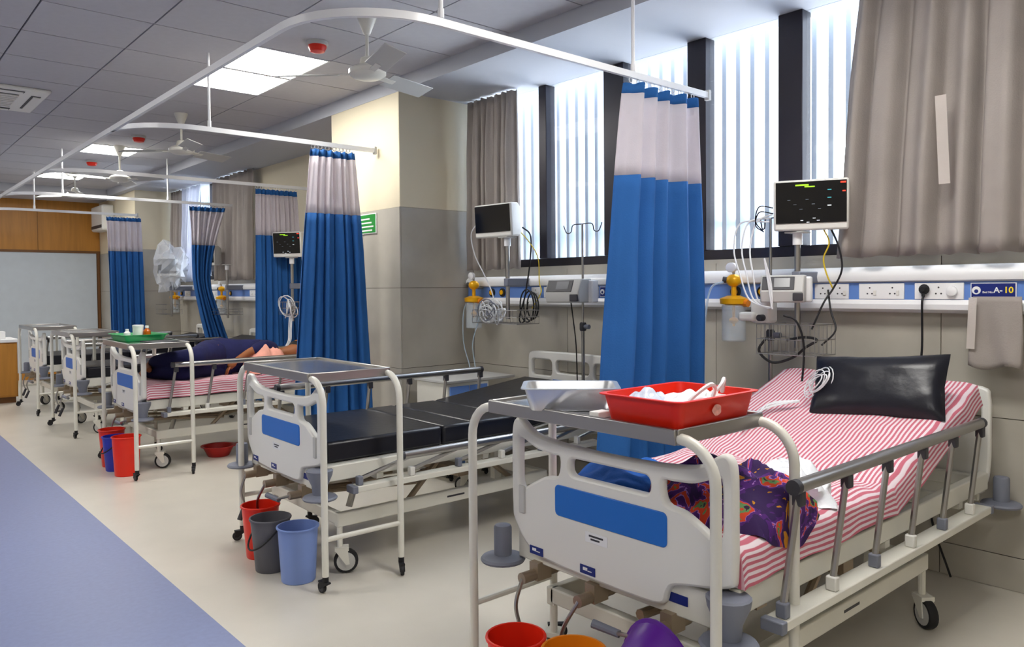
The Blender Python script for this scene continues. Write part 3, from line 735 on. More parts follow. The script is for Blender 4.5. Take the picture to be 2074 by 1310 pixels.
q = MB().box(-.012, .012, -.03, .03, -.004, .004); m2 = mx @ Matrix.Translation((.13, -.07, .074)) ; q.v = [tuple(m2 @ Vector(v)) for v in q.v]; q.build('hand_slot', 'light_grey', t, .003)

# ------------------------------------------------------------------ things on the tables
def tray(name, label, m, x, y, L, Wd, h, flare=.02, rz=0, z=TT, mrim=None, cat='tray'):
    t = thing(name, label, cat, (x, y, z), rz)
    a, b = L/2-flare, Wd/2-flare; c, d = L/2, Wd/2
    def ring(hx, hy, zz, r=.03): return [(p[0], p[1], zz) for p in rrect(-hx, hx, -hy, hy, r, 4)]
    rings = [ring(a-.004, b-.004, 0), ring(a, b, .004), ring(c, d, h-.004), ring(c+.012, d+.012, h-.003), ring(c+.012, d+.012, h), ring(c-.004, d-.004, h), ring(a-.002, b-.002, .006)]
    n = len(rings[0]); vs = sum(rings, []); fs = [tuple(range(n-1, -1, -1)), tuple(6*n+k for k in range(n))]
    for i in range(6):
        for k in range(n): fs.append((i*n+k, i*n+(k+1) % n, (i+1)*n+(k+1) % n, (i+1)*n+k))
    MB().add(vs, fs).build('shell', m, t)
    if mrim: MB().tube([(p[0], p[1], h+.001) for p in rrect(-c-.010, c+.010, -d-.010, d+.010, .035, 4)], .004, 6, True).build('rim', mrim, t)
    return t
rt = tray('supply_tray', 'red plastic tray full of tubing and wrapped supplies', 'red_plastic', 1.985, 1.47, .40, .30, .085, .014, 0)
q = flat_shape('tray_sticker', [cr2([(.021*math.cos(a)*(1+.2*(i % 2)), .017*math.sin(a)) for i, a in enumerate([k*PI/5 for k in range(10)])], 2)], .001, .0002)
o = link('sticker', q, 'pink_print', rt); o.matrix_local = Matrix.Translation((-.02, -.151, .045)) @ Matrix.Rotation(PI/2, 4, 'X')
def crumple(name, label, m, loc, sx, sy, sz, seed, cat, rz=0, group=None, n=26, sharp=1.0):
    def fn(a, b):
        th = a*2*PI; ph = b*PI/2*.995
        d = 1+sharp*(.28*noise.noise((math.cos(th)*1.6+seed, math.sin(th)*1.6, b*2))+.16*noise.noise((math.cos(th)*4+seed, math.sin(th)*4, b*5)))
        r = math.cos(ph)*d; zz = math.sin(ph)*(1+sharp*.35*noise.noise((math.cos(th)*2.5*r+seed, math.sin(th)*2.5*r, 7)))
        return (sx*r*math.cos(th), sy*r*math.sin(th), max(.001, sz*zz))
    o = MB().grid(fn, n, n//2).build(name, m, None, smooth=50); o.location = loc; o.rotation_euler = (0, 0, rz)
    return tag(o, label, cat, group)
crumple('wrapped_supplies', 'crumpled clear plastic packet with blue tint in the red tray', 'packet_blue', (1.90, 1.53, TT+.008), .10, .075, .082, 3, 'packet', .4, None, 40, 1.1)
crumple('wrapped_supplies', 'crumpled white plastic packet in the middle of the red tray', 'plastic_bag', (1.985, 1.45, TT+.008), .105, .085, .075, 6, 'packet', .1, None, 40, 1.1)
crumple('wrapped_supplies', 'crumpled white packet at the near corner of the red tray', 'plastic_bag', (1.88, 1.41, TT+.008), .07, .055, .055, 12, 'packet', .9, None, 36, 1.1)
crumple('wrapped_supplies', 'flat white packet at the end of the red tray', 'paper', (2.09, 1.43, TT+.008), .07, .06, .07, 8, 'packet', .2, None, 30, 1.6)
cable('white_tubing', 'white_wire', [(1.93, 1.42, TT+.04), (1.97, 1.40, TT+.08), (2.02, 1.38, TT+.11), (2.06, 1.39, TT+.09), (2.07, 1.42, TT+.04)], .007, label='white tubing looping up out of the red tray', cat='tubing')
cable('white_tubing', 'white_wire', [(2.08, 1.42, TT+.06), (2.11, 1.40, TT+.10), (2.14, 1.41, TT+.115), (2.16, 1.43, TT+.07)], .007, label='short white tube loop beside the tray\'s flat packet', cat='tubing')
tray('steel_basin', 'shiny steel basin beside the red tray', 'steel_soft', 1.90, 1.865, .31, .22, .078, .018, math.radians(-45), TT)
t = box('paper_packet', 'paper', None, -.03, .03, -.02, .02, 0, .02, .003); t.location = (1.82, 1.655, TT); tag(t, 'small white packet between the steel basin and red tray', 'packet')
tray('green_tray', 'green plastic tray carrying bottles', 'green_plastic', 1.93, 7.06, .34, .46, .055, .02, .0, TT)
def bottle(label, m, x, y, r, h, neck, capm, cat='bottle'):
    t = thing('bottle' if neck else 'container', label, cat, (x, y, TT+.007))
    if neck: MB().lathe([(r*.95, 0), (r, .004), (r, h*.62), (r*.45, h*.8), (r*.42, h*.86)], n=18).build('body', m, t); MB().lathe([(r*.5, h*.84), (r*.5, h), (r*.4, h+.002)], n=14).build('cap', capm, t)
    else: MB().lathe([(r*.95, 0), (r, .004), (r, h-.02)], n=20).build('body', m, t); MB().lathe([(r*1.05, h-.02), (r*1.05, h-.002), (r*.9, h)], n=20).build('lid', capm, t)
    return t
bottle('short white bottle in the green tray', 'white_gloss', 1.87, 7.16, .028, .085, True, 'paper')
bottle('white cylindrical container in the green tray', 'paper', 1.92, 7.02, .042, .125, False, 'white_gloss', 'container')
bottle('amber glass bottle with white cap in the green tray', 'amber', 1.98, 6.98, .03, .115, True, 'paper')
t = box('clipboard', 'dark_grey', None, -.10, .10, -.14, .14, 0, .008, .003); t.location = (1.99, 6.68, TT); t.rotation_euler = (0, 0, .15)
tag(t, 'dark flat clipboard beside the green tray', 'clipboard')

# ------------------------------------------------------------------ things on bed 1
def pillow(label, loc, rot, L, Wd, T, m):
    def side(sg):
        def fn(a, b):
            u, v = a*2-1, b*2-1
            e = (1-abs(u)**3.2)*(1-abs(v)**3.2); pin = 1-.05*(1-abs(u)**2)*0
            k = 1-.06*(u*u*v*v)*0; kx = 1-.05*(1-v*v)*u*u; 
            return (u*L/2*(1-.045*(1-abs(v))*abs(u)), v*Wd/2*(1-.07*(1-abs(u))*abs(v)), sg*T/2*max(0, e)**.5+.006*noise.noise((u*3, v*3, sg)))
        return fn
    b = MB().grid(side(1), 26, 16); k = MB().grid(side(-1), 26, 16); k.f = [f[::-1] for f in k.f]; b.add(k.v, k.f)
    t = b.build('pillow', m, None, smooth=70); t.location = loc; t.rotation_euler = rot; return tag(t, label, 'pillow')
pl = pillow('black vinyl pillow leaning on the raised striped bed back', (3.545, 1.535, .992), Euler((0, 0, 0)), .585, .315, .125, 'black_vinyl')
pl.rotation_mode = 'QUATERNION'
# long side along Y, other side up the slope, leaning back
ax = Vector((.10, -1, .07)).normalized(); up = Vector((.58, -.10, 1)); up = (up-ax*up.dot(ax)).normalized(); nz = ax.cross(up)
pl.rotation_quaternion = Matrix((ax, up, nz)).transposed().to_quaternion()
def cloth_heap(name, label, m, loc, Lx, Ly, hh, seed, cat='cloth', fold=1.0, edge=None):
    def fn(a, b):
        u, v = a*2-1, b*2-1; r = max(abs(u), abs(v)); rr = math.hypot(u, v)
        e = max(0, 1-min(1, rr)**3)
        w = 1+.12*noise.noise((math.atan2(v, u)*1.5, seed, 0))
        if r > 1e-6:
            k = r/rr; u, v = u*k, v*k      # square -> disc
        z = hh*(max(0, 1-(u*u+v*v))**.55)*(1+.45*fold*noise.noise((u*2.2+seed, v*2.2, 1)))+.10*fold*hh*math.sin(9*u+5*v+4*noise.noise((u*2, v*2, seed)))*max(0, 1-u*u-v*v)**.5
        px, py, pz = u*Lx*w, v*Ly*w, max(.0015, z)
        if edge is not None and loc[1]+py < edge:      # hangs over the mattress edge
            ov = edge-(loc[1]+py); py = edge-loc[1]-.024-.12*ov; pz = pz*max(0, 1-ov/.06)-ov*.9
        return (px, py, pz)
    o = MB().grid(fn, 44, 44).build(name, m, None, smooth=70); o.location = loc; return tag(o, label, cat)
ZM = .579+.122
cloth_heap('blanket', 'crumpled bright blue cloth at the foot of the striped bed', 'blue_cloth', (2.24, 1.90, ZM), .20, .21, .085, 4, 'cloth')
cloth_heap('floral_blanket', 'purple and orange floral cloth bunched at the foot of the striped bed', 'floral', (2.24, 1.46, ZM), .24, .29, .15, 9, 'blanket', 1.4, 1.245)
crumple('carrier_bag', 'white plastic carrier bag lying on the striped sheet', 'plastic_bag', (2.60, 1.43, ZM-.004), .17, .12, .115, 5, 'bag', 1.0, None, 40, 1.5)
lead = thing('monitor_leads', 'bundle of pale monitor leads lying beside the black pillow', 'cable', (0, 0, 0))
random.seed(3)
def back_z(x): return .579+.122+max(0, x-2.98)*math.tan(.33)
for k in range(6):      # loops hanging over the pillow corner
    c = Vector((3.46+.012*k, 1.80+random.uniform(-.03, .02), .985+random.uniform(-.02, .02)))
    MB().tube(arc(c, random.uniform(.05, .085), 0, 2*PI, 18, Vector((.15, -.55+.08*k, .75)).normalized(), Vector((.3, .5, -.1)).normalized())[:-1], .003, 5, True).build('lead_loop', 'white_wire', lead)
for k in range(6):      # strands running down the raised sheet
    xs = [3.46, 3.42, 3.38, 3.34, 3.27-.015*k, 3.22-.02*k]; ys = [1.86, 1.90+.012*k, 1.95+.01*k, 1.98+random.uniform(-.03, .03), 2.0+random.uniform(-.05, .05), 2.02+random.uniform(-.06, .04)]
    MB().tube(spline([(x, y, back_z(x)+.03+random.uniform(0, .01)) for x, y in zip(xs, ys)], 6), .003, 5).build('lead_wire', 'white_wire', lead)
MB().box(3.16, 3.27, 1.965, 1.99, back_z(3.2)+.024, back_z(3.2)+.044).build('connector', 'white_gloss', lead, .005)

# ------------------------------------------------------------------ service trunking on the wall
def trunk(label, y0, y1):
    t = thing('service_trunking', label, 'wall panel', (XW, y0, 1.31)); L = y1-y0
    def prof(name, pr, m):
        vs = [(x, yy, z) for yy in (0, L) for x, z in pr]; n = len(pr)
        MB().add(vs, [tuple(range(n)), tuple(range(2*n-1, n-1, -1))]+[(k, n+k, n+(k+1) % n, (k+1) % n) for k in range(n)]).build(name, m, t)
    prof('upper_cover', [(0, .155), (-.07, .155), (-.098, .165), (-.105, .19), (-.098, .215), (-.07, .238), (0, .242)], 'white_gloss')
    prof('middle_panel', [(0, .066), (-.076, .066), (-.076, .156), (0, .156)], 'trunk_blue')
    prof('lower_cover', [(0, .0), (-.06, .004), (-.088, .02), (-.092, .045), (-.08, .068), (0, .068)], 'white_gloss')
    return t
def plate(t, y0, y1, holes=2, switch=True):
    y0 -= t.location.y; y1 -= t.location.y; yc = (y0+y1)/2
    p = box('socket_plate', 'white_gloss', t, -.084, -.075, y0, y1, .07, .152, .003)
    for k in range(holes):
        c = y0+(y1-y0)*(k+.5)/holes
        for dy, dz in ((0, .018), (-.012, -.012), (.012, -.012)): MB().cyl((-.0835, c+dy, .111+dz), (-.0848, c+dy, .111+dz), .0045, n=8).build('pin_hole', 'dark_grey', p)
        if switch: box('switch', 'white_abs', p, -.09, -.083, c-.034, c-.02, .09, .115, .002)
    return p
def outlet(t, y):
    y -= t.location.y; o = MB().lathe([(.034, 0), (.034, .012), (.026, .016)], (-.075, y, .111), 20, Matrix.Rotation(-PI/2, 4, 'Y')).build('gas_outlet', 'black_rubber', t)
    MB().lathe([(.02, .016), (.018, .022), (.008, .022)], (-.075, y, .111), 16, Matrix.Rotation(-PI/2, 4, 'Y')).build('outlet_ring', 'yellow_metal', o)
tr1 = trunk('long white and blue service trunking under the near windows', -.4, 5.215)
plate(tr1, 1.91, 2.10, 2); plate(tr1, 1.625, 1.855, 2); p3 = plate(tr1, 1.35, 1.575, 1, False)
plate(tr1, 4.31, 4.41, 1); plate(tr1, 4.12, 4.27, 2); plate(tr1, 3.71, 3.93, 2); plate(tr1, .5, .74, 2)
for y in (2.42, 2.60, 4.89, 4.76): outlet(tr1, y)
MB().lathe([(.024, 0), (.024, .016), (.012, .02)], (-.084, 1.40+.4, .111), 16, Matrix.Rotation(-PI/2, 4, 'Y')).build('dimmer_knob', 'white_gloss', tr1)
tr2 = trunk('white and blue service trunking under the far bay window', 6.5, 12.7)
for y in (7.4, 8.9, 9.6, 11.0, 11.6, 12.1): plate(tr2, y, y+.25, 2)
for y in (7.9, 8.35, 10.5, 12.5): outlet(tr2, y)
def sign(label, yc, num):
    t = thing('bed_sign', label, 'sign', (XW-.076, yc, 1.424))
    box('backing', 'paper', t, -.006, 0, -.095, .095, -.036, .036); box('face', 'sign_navy', t, -.0075, -.006, -.091, .091, -.032, .032)
    MB().lathe([(.019, 0), (.019, .0012), (.001, .0012)], (-.0075, .070, 0), 22, Matrix.Rotation(-PI/2, 4, 'Y')).build('emblem', 'paper', t)
    MB().lathe([(.009, 0), (.009, .0008), (.001, .0008)], (-.0087, .070, -.004), 14, Matrix.Rotation(-PI/2, 4, 'Y')).build('emblem_mark', 'sign_navy', t)
    text_obj('Bed No.', .0135, 'paper', (-.0082, .021, -.009), t); text_obj('A-', .037, 'paper', (-.0082, -.021, 0), t); text_obj(num, .040, 'sign_yellow', (-.0082, -.064, 0), t)
    return t
sign('blue bed sign reading A-10 on the service trunking', 1.226, '10')
sign('blue bed sign half hidden by the near privacy curtain', 3.60, '9')
t = thing('wall_sign', 'green framed notice on the cream pillar behind the curtain', 'sign', (XP, 5.745, 2.008))
box('frame', 'paper', t, -.010, 0, -.17, .17, -.085, .085, .003); box('face', 'sign_green', t, -.012, -.010, -.16, .16, -.076, .076)
for k, (w, yc) in enumerate(((.10, .03), (.12, .02), (.14, .01), (.13, .02))):
    MB().box(-.0128, -.012, yc-w, yc+w*.8, .040-k*.032-.006, .040-k*.032+.006).build('text_line', 'paper', t)

# ------------------------------------------------------------------ bedside equipment
def monitor(label, x, y, z, rz, tilt=.08, w=.36, h=.255, d=.13, on=1, group='patient monitors'):
    """local -X is the screen side"""
    t = thing('patient_monitor', label, 'monitor', (x, y, z), rz, group)
    mx = Matrix.Rotation(-tilt, 4, 'Y')
    b = MB(); f = -.02; vs = [(f, -w/2, 0), (f, w/2, 0), (f, w/2, h), (f, -w/2, h), (d*.4, -w/2, .0), (d*.4, w/2, .0), (d*.4, w/2, h), (d*.4, -w/2, h), (d, -w*.38, .03), (d, w*.38, .03), (d, w*.38, h*.85), (d, -w*.38, h*.85)]
    fs = [(0, 1, 2, 3)[::-1]]+[(a, a+1 if (a+1) % 4 else a-3, (a+1 if (a+1) % 4 else a-3)+4, a+4) for a in (0, 1, 2, 3, 4, 5, 6, 7)]+[(8, 9, 10, 11)]
    b.add([mx @ Vector(v) for v in vs], fs); bd = b.build('housing', 'white_abs', t, .012)
    def bx(nm, m, y0, y1, z0, z1, xx=-.0225, par=t): return MB().box(xx-.002, xx, y0, y1, z0, z1, mx).build(nm, m, par)
    sc = bx('screen', 'screen_black', -w/2+.012, w/2-.012, .04, h-.010)
    if on:
        xx = -.0247
        bx('message_bar', 'led_green', .01, .075, h-.032, h-.024, xx, sc); bx('message_bar', 'led_green', -.02, .03, h-.040, h-.034, xx, sc)
        bx('alarm_bar', 'led_red', -w/2+.016, -w/2+.042, h-.026, h-.018, xx, sc); bx('alarm_text', 'led_red', -w/2+.018, -w/2+.032, h-.07, h-.064, xx, sc)
        for k in range(3): bx('reading', 'led_cyan' if k < 2 else 'led_white', -w*.27, -w*.22, h-.060-k*.04, h-.055-k*.04, xx, sc)
        for k, (a, c) in enumerate(((.02, .05), (.05, .06), (-.01, .07), (-.03, .058))): bx('reading', 'led_white', a-.014, a, c-.008, c-.0045, xx, sc)
        for k in range(6): bx('trace', 'led_dim', -.05+.03*k, -.035+.03*k, h*.42+.025*((k*7) % 3), h*.42+.002+.025*((k*7) % 3), xx, sc)
    return t
def basket(parent, x0, x1, y0, y1, z0, z1):
    b = MB()
    for z in (z0, (z0+z1)/2, z1): b.tube([(x0, y0, z), (x1, y0, z), (x1, y1, z), (x0, y1, z)], .0025, 5, True)
    n = 7
    for k in range(n+1):
        y = y0+(y1-y0)*k/n; b.tube([(x0, y, z1), (x0, y, z0), (x1, y, z0), (x1, y, z1)], .0018, 4)
    for k in range(1, 5):
        x = x0+(x1-x0)*k/5; b.tube([(x, y0, z1), (x, y0, z0), (x, y1, z0), (x, y1, z1)], .0018, 4)
    return b.build('wire_basket', 'brushed', parent)
def stand(label, x, y, ztop, zb, bw=None, mount=True, bz=(1.09, 1.25)):
    """wall pole clamped on the trunking, carries a monitor and a wire basket"""
    t = thing('monitor_bracket', label, 'bracket', (0, 0, 0), 0, 'wall brackets for monitors')
    MB().cyl((x, y, zb), (x, y, ztop), .016, n=12).build('pole', 'brushed', t)
    MB().box(x-.02, XW-.085, y-.025, y+.025, 1.47, 1.53).build('wall_arm', 'grey_plastic', t, .006)
    MB().box(x-.05, x+.05, y-.05, y+.05, ztop-.008, ztop).build('top_plate', 'light_grey', t, .003)
    MB().cyl((x, y, ztop-.07), (x, y, ztop-.008), .026, n=12).build('swivel', 'white_gloss', t)
    if bw: basket(t, x-.14, x+.08, bw[0], bw[1], *bz)
    return t
stand('steel wall bracket with wire basket behind the black pillow', 3.88, 2.10, 1.742, 1.12, (1.93, 2.26))
MON1 = monitor('patient monitor showing a lit screen beside the wide grey curtain', 3.87, 2.02, 1.745, math.radians(26), .10, .37, .265)
stand('steel wall bracket with wire basket beside the pillar', 3.85, 4.44, 1.845, 1.22, (4.18, 4.70), True, (1.19, 1.29))
MON2 = monitor('patient monitor with blank dark screen beside the pillar', 3.83, 4.56, 1.848, math.radians(5), .06, .40, .255, .15, 0)
stand('steel wall bracket above the lying patient', 3.70, 7.82, 1.81, 1.12, (7.55, 7.85), True, (1.20, 1.33))
monitor('patient monitor above the lying patient', 3.67, 7.84, 1.812, math.radians(34), .06, .34, .27, .14, 1)
stand('steel wall bracket behind the sideways pulled curtain', 3.85, 10.05, 1.80, 1.1, (9.75, 10.35), True, (1.15, 1.22))
monitor('pale patient monitor behind the sideways pulled curtain', 3.80, 10.62, 1.80, math.radians(20), .04, .34, .27, .14, 0)
stand('steel wall bracket carrying the bagged monitor', 3.75, 11.98, 1.68, 1.08, (11.75, 12.25), True, (1.12, 1.26))
monitor('patient monitor wrapped in a clear plastic bag', 3.72, 12.0, 1.683, math.radians(40), .04, .34, .27, .14, 0)
def bag(label, loc, r, seed):
    b = MB(); prof = 16
    def fn(a, c):
        th = a*2*PI; ph = c*PI; d = 1+.55*noise.noise((math.cos(th)*2+seed, math.sin(th)*2, c*3))+.35*noise.noise((math.cos(th)*5, math.sin(th)*5+seed, c*8))
        return (r*.75*math.sin(ph)*math.cos(th)*d, r*1.1*math.sin(ph)*math.sin(th)*d, -r*math.cos(ph)*d)
    b.grid(fn, 18, 11); o = b.build('plastic_bag', 'bag_film', None, smooth=0); o.location = loc; return tag(o, label, 'bag')
bag('clear crumpled plastic bag pulled over the far monitor', (3.76, 12.0, 1.80), .30, 4)

def ivstand(label, x, y, ztop, hook=True, hw=.18, zb=.12, legs=.15):
    t = thing('drip_stand', label, 'drip stand', (x, y, 0), 0, 'steel drip stands')
    MB().cyl((0, 0, zb), (0, 0, 1.20), .0125, n=10).build('lower_pole', 'brushed', t)
    MB().cyl((0, 0, 1.18), (0, 0, ztop), .008, n=8).build('upper_pole', 'brushed', t)
    MB().lathe([(.02, 0), (.024, .01), (.024, .05), (.018, .06)], (0, 0, 1.15), 14).build('height_clamp', 'dark_grey', t)
    MB().cyl((0, -.02, 1.18), (0, -.06, 1.18), .016, n=10).build('clamp_knob', 'grey_plastic', t)
    if hook:
        for s in (-1, 1): MB().tube(spline([(0, 0, ztop), (0, s*hw*.5, ztop-.002), (0, s*hw*.62, ztop-.05), (0, s*hw*.85, ztop-.055), (0, s*hw, ztop-.01), (0, s*hw, ztop+.0)], 5), .004, 6).build('hook_arm', 'dark_grey', t)
    for k in range(5 if legs else 0):
        a = k*2*PI/5+.3; p = (legs*math.cos(a), legs*math.sin(a)); MB().tube([(0, 0, .13), (p[0]*.4, p[1]*.4, .115), (p[0], p[1], .075)], .011, 8).build('base_leg', 'brushed', t)
        caster('caster', t, p[0]-.0, p[1], .07, .022, 'black_rubber', 'dark_grey', a, 'black_rubber')
    return t
ivstand('steel drip stand with hooked top in front of the window', 3.945, 3.745, 1.90, True, .18, .50, 0)
ivstand('steel drip stand beside the lit patient monitor', 3.925, 2.285, 1.83, True, .06)
def pump(label, x, y, z, rz, w=.30, h=.155, scr='screen_grey'):
    t = thing('infusion_pump', label, 'infusion pump', (x, y, z), rz, 'infusion pumps')
    MB().add([(-.07, -w/2, 0), (.07, -w/2, 0), (.07, w/2, 0), (-.07, w/2, 0), (-.085, -w/2, h*.4), (.07, -w/2, h*.4), (.07, w/2, h*.4), (-.085, w/2, h*.4), (-.045, -w/2, h), (.07, -w/2, h), (.07, w/2, h), (-.045, w/2, h)],
             [(0, 3, 2, 1), (0, 1, 5, 4), (1, 2, 6, 5), (2, 3, 7, 6), (3, 0, 4, 7), (4, 5, 9, 8), (5, 6, 10, 9), (6, 7, 11, 10), (7, 4, 8, 11), (8, 9, 10, 11)]).build('housing', 'light_grey', t, .008)
    a = math.atan2(.04, h*.6); mx = Matrix.Translation((-.0655, 0, h*.70)) @ Matrix.Rotation(a, 4, 'Y')
    s = MB().box(-.004, .004, -w*.28, w*.46, -h*.26, h*.26, mx).build('display', 'dark_grey', t, .002)
    MB().box(-.0055, -.004, -w*.18, w*.18, -h*.16, h*.2, mx).build('display_glass', scr, s)
    MB().box(-.09, -.05, -w*.48, -w*.25, .01, h*.36).build('syringe_holder', 'dark_grey', t, .005)
    MB().box(.03, .10, -w*.62, -w*.42, .0, h*.95).build('rear_clamp', 'white_gloss', t, .01)
    return t
PUMP2 = pump('grey syringe pump clamped on the hooked drip stand', 3.86, 3.80, 1.35, math.radians(6), .30, .165)
pump('pale syringe pump clamped beside the lit monitor', 3.80, 2.135, 1.365, math.radians(22), .22, .145, 'screen_grey')
wm = thing('pole_clamp', 'white plastic clamp unit on the drip stand beside the yellow regulator', 'clamp', (3.86, 2.28, 1.25))
MB().box(-.04, .05, -.05, .07, 0, .13).build('clamp_body', 'white_abs', wm, .015); MB().box(-.07, .0, .03, .13, .01, .06).build('clamp_jaw', 'white_abs', wm, .015)
MB().cyl((-.03, -.01, .03), (-.08, -.01, .03), .018, n=12).build('clamp_knob', 'dark_grey', wm)

def regulator(label, x, y, z, jar=True, face=-1):
    t = thing('suction_regulator', label, 'regulator', (x, y, z), 0, 'yellow suction regulators'); t.scale = (1.2, 1.3, 1.12)
    MB().ball((0, 0, .11), .036, 8, (1, 1, .95)).build('body', 'yellow_metal', t)
    MB().cyl((0, .0, .11), (-.02, .045, .115), .017, n=12).build('knob', 'dark_grey', t)
    g = MB().lathe([(.026, 0), (.026, .018), (.022, .02)], (-.01, 0, .178), 20, Matrix.Rotation(-PI/2, 4, 'Y')).build('gauge', 'white_gloss', t); MB().cyl((0, 0, .14), (0, 0, .165), .007, n=8).build('gauge_stem', 'brushed', t)
    MB().cyl((0, 0, .03), (0, 0, .085), .012, n=10).cyl((0, 0, -.13), (0, 0, -.02), .007, n=8).build('stem', 'yellow_metal', t)
    MB().cyl((0, 0, .09), ((XW-.076-x)/1.2, 0, .09), .011, n=8).build('wall_probe', 'brushed', t)
    MB().lathe([(.03, -.02), (.062, -.012), (.064, .015), (.03, .03)], (0, 0, 0), 20).build('jar_lid', 'yellow_metal', t); MB().cyl((0, 0, 0), (.0, -.075, -.01), .02, n=10).build('side_port', 'orange_plastic', t)
    MB().ball((0, 0, -.10), .022, 6, (1, 1, .8)).build('float_valve', 'yellow_metal', t)
    if jar: MB().lathe([(.05, -.21), (.055, -.205), (.055, -.02), (.052, -.02), (.052, -.203), (.001, -.203)], n=20).build('jar', 'clear_plastic', t)
    return t
REG1 = regulator('yellow suction regulator with clear jar beside the near curtain', 3.98, 2.555, 1.365)
REG2 = regulator('yellow suction regulator beside the pillar', 3.98, 5.02, 1.36, True)
regulator('yellow suction regulator behind the sideways pulled curtain', 3.98, 10.60, 1.36, True)
regulator('yellow suction regulator under the bagged monitor', 3.95, 12.45, 1.36, True)
# hoses, leads, cords
cable('suction_hose', 'clear_tube', [(3.94, 2.60, 1.48), (3.93, 2.68, 1.44), (3.93, 2.72, 1.25), (3.93, 2.73, 1.0), (3.92, 2.71, .7), (3.86, 2.66, .5), (3.84, 2.6, .4)], .006, label='clear hose hanging from the regulator beside the near curtain', cat='hose', owner=REG1)
cable('suction_hose', 'clear_tube', [(3.97, 5.08, 1.37), (3.93, 5.10, 1.25), (3.93, 5.10, 1.0), (3.93, 5.02, .8), (3.9, 4.98, .6), (3.9, 4.99, .45)], .005, label='clear hose hanging from the regulator beside the pillar', cat='hose', owner=REG2)
cable('suction_hose', 'clear_tube', [(3.97, 4.92, 1.35), (3.93, 4.90, 1.2), (3.93, 4.98, 1.0), (3.93, 4.95, .8), (3.9, 4.93, .6)], .005, label='second clear hose beside the pillar regulator', cat='hose', owner=REG2)
pg = thing('power_plug', 'black power plug in the wall socket beside the bed sign', 'plug', (4.065, 1.525, 1.43))
MB().lathe([(.022, 0), (.026, .012), (.018, .03), (.012, .036)], (0, 0, 0), 14, Matrix.Rotation(-PI/2, 4, 'Y')).build('plug_body', 'black_rubber', pg); MB().cyl((-.02, 0, -.002), (-.022, 0, -.035), .009, .007, n=10).build('cord_sleeve', 'black_rubber', pg)
cable('power_cord', 'black_rubber', [(4.055, 1.525, 1.40), (4.03, 1.525, 1.36), (4.06, 1.535, 1.15), (4.07, 1.55, .95), (4.09, 1.54, .7), (4.09, 1.5, .3), (4.07, 1.4, .02)], .0055, label='black power cord hanging from the wall socket behind the pillow', cat='cord', owner=pg)
cable('monitor_cord', 'yellow_wire', [(3.92, 1.98, 1.76), (3.95, 1.96, 1.68), (3.96, 1.995, 1.60), (3.98, 1.99, 1.52), (4.02, 1.975, 1.44)], .004, label='yellow cord from the lit monitor to the socket', cat='cord', owner=MON1)
cable('monitor_cord', 'black_rubber', [(3.92, 1.94, 1.76), (3.95, 1.91, 1.66), (3.97, 1.90, 1.54), (3.98, 1.95, 1.44), (3.93, 1.98, 1.36), (3.90, 2.03, 1.22)], .005, label='black cord from the lit monitor to the socket', cat='cord', owner=MON1)
cable('monitor_cord', 'black_rubber', [(3.98, 1.98, 1.43), (3.95, 1.95, 1.32), (3.9, 1.90, 1.22), (3.87, 1.96, 1.14)], .005, label='black cord hanging below the socket into the wire basket', cat='cord', owner=MON1)
cable('monitor_cord', 'black_rubber', [(3.70, 2.08, 1.30), (3.72, 2.02, 1.27), (3.74, 1.99, 1.15), (3.74, 2.0, .95), (3.70, 2.02, .75), (3.66, 2.1, .45)], .006, label='black cord hanging from the clamp unit beside the drip stand', cat='cord', owner=wm)
cable('monitor_cord', 'black_rubber', [(3.80, 2.24, 1.17), (3.78, 2.27, 1.10), (3.80, 2.20, 1.04), (3.83, 2.10, 1.07), (3.82, 2.02, 1.13), (3.84, 1.97, 1.17), (3.85, 2.05, 1.18), (3.86, 2.15, 1.16)], .007, label='coiled black cord over the wire basket behind the pillow', cat='cord', owner=MON1)
for k, (dy, m) in enumerate(((0, 'white_wire'), (.05, 'white_wire'), (.10, 'white_wire'))):
    cable('monitor_lead', m, [(3.80, 2.20+dy*.2, 1.84-.02*k), (3.76, 2.27+dy, 1.80), (3.74, 2.30+dy, 1.66), (3.72, 2.27+dy*.8, 1.52), (3.72, 2.24+dy*.5, 1.38), (3.71, 2.16, 1.34), (3.70, 2.15, 1.46-.05*k), (3.70, 2.19, 1.60)], .0045,
          label=['white lead looping from the lit monitor, shortest of three', 'white lead looping from the lit monitor, middle of three', 'white lead looping from the lit monitor, widest of three'][k], cat='cable', owner=MON1)
for k in range(2):
    cable('monitor_lead', 'screen_black', [(3.78, 2.185, 1.87-.03*k), (3.75, 2.25, 1.88-.03*k), (3.73, 2.26, 1.80-.02*k), (3.71, 2.20, 1.74)], .003, label=['upper dark lead at the side of the lit monitor', 'lower dark lead at the side of the lit monitor'][k], cat='cable', owner=MON1)
cable('monitor_lead', 'white_wire', [(3.82, 4.77, 1.97), (3.80, 4.82, 1.88), (3.82, 4.80, 1.72), (3.85, 4.72, 1.56), (3.86, 4.63, 1.40), (3.82, 4.58, 1.27)], .005, label='white lead from the blank monitor to its basket', cat='cable', owner=MON2)
cable('monitor_cord', 'yellow_wire', [(3.95, 4.42, 1.90), (3.98, 4.33, 1.80), (4.0, 4.26, 1.68), (4.02, 4.27, 1.50), (4.0, 4.23, 1.42), (3.97, 4.30, 1.30)], .004, label='yellow cord of the blank monitor', cat='cord', owner=MON2)
cable('monitor_cord', 'black_rubber', [(3.95, 4.38, 1.92), (3.98, 4.32, 1.85), (3.99, 4.34, 1.65), (3.97, 4.36, 1.46), (3.95, 4.36, 1.38), (3.93, 4.40, 1.22), (3.93, 4.35, 1.20), (3.94, 4.31, 1.35)], .006, label='black cord hanging from the blank monitor', cat='cord', owner=MON2)
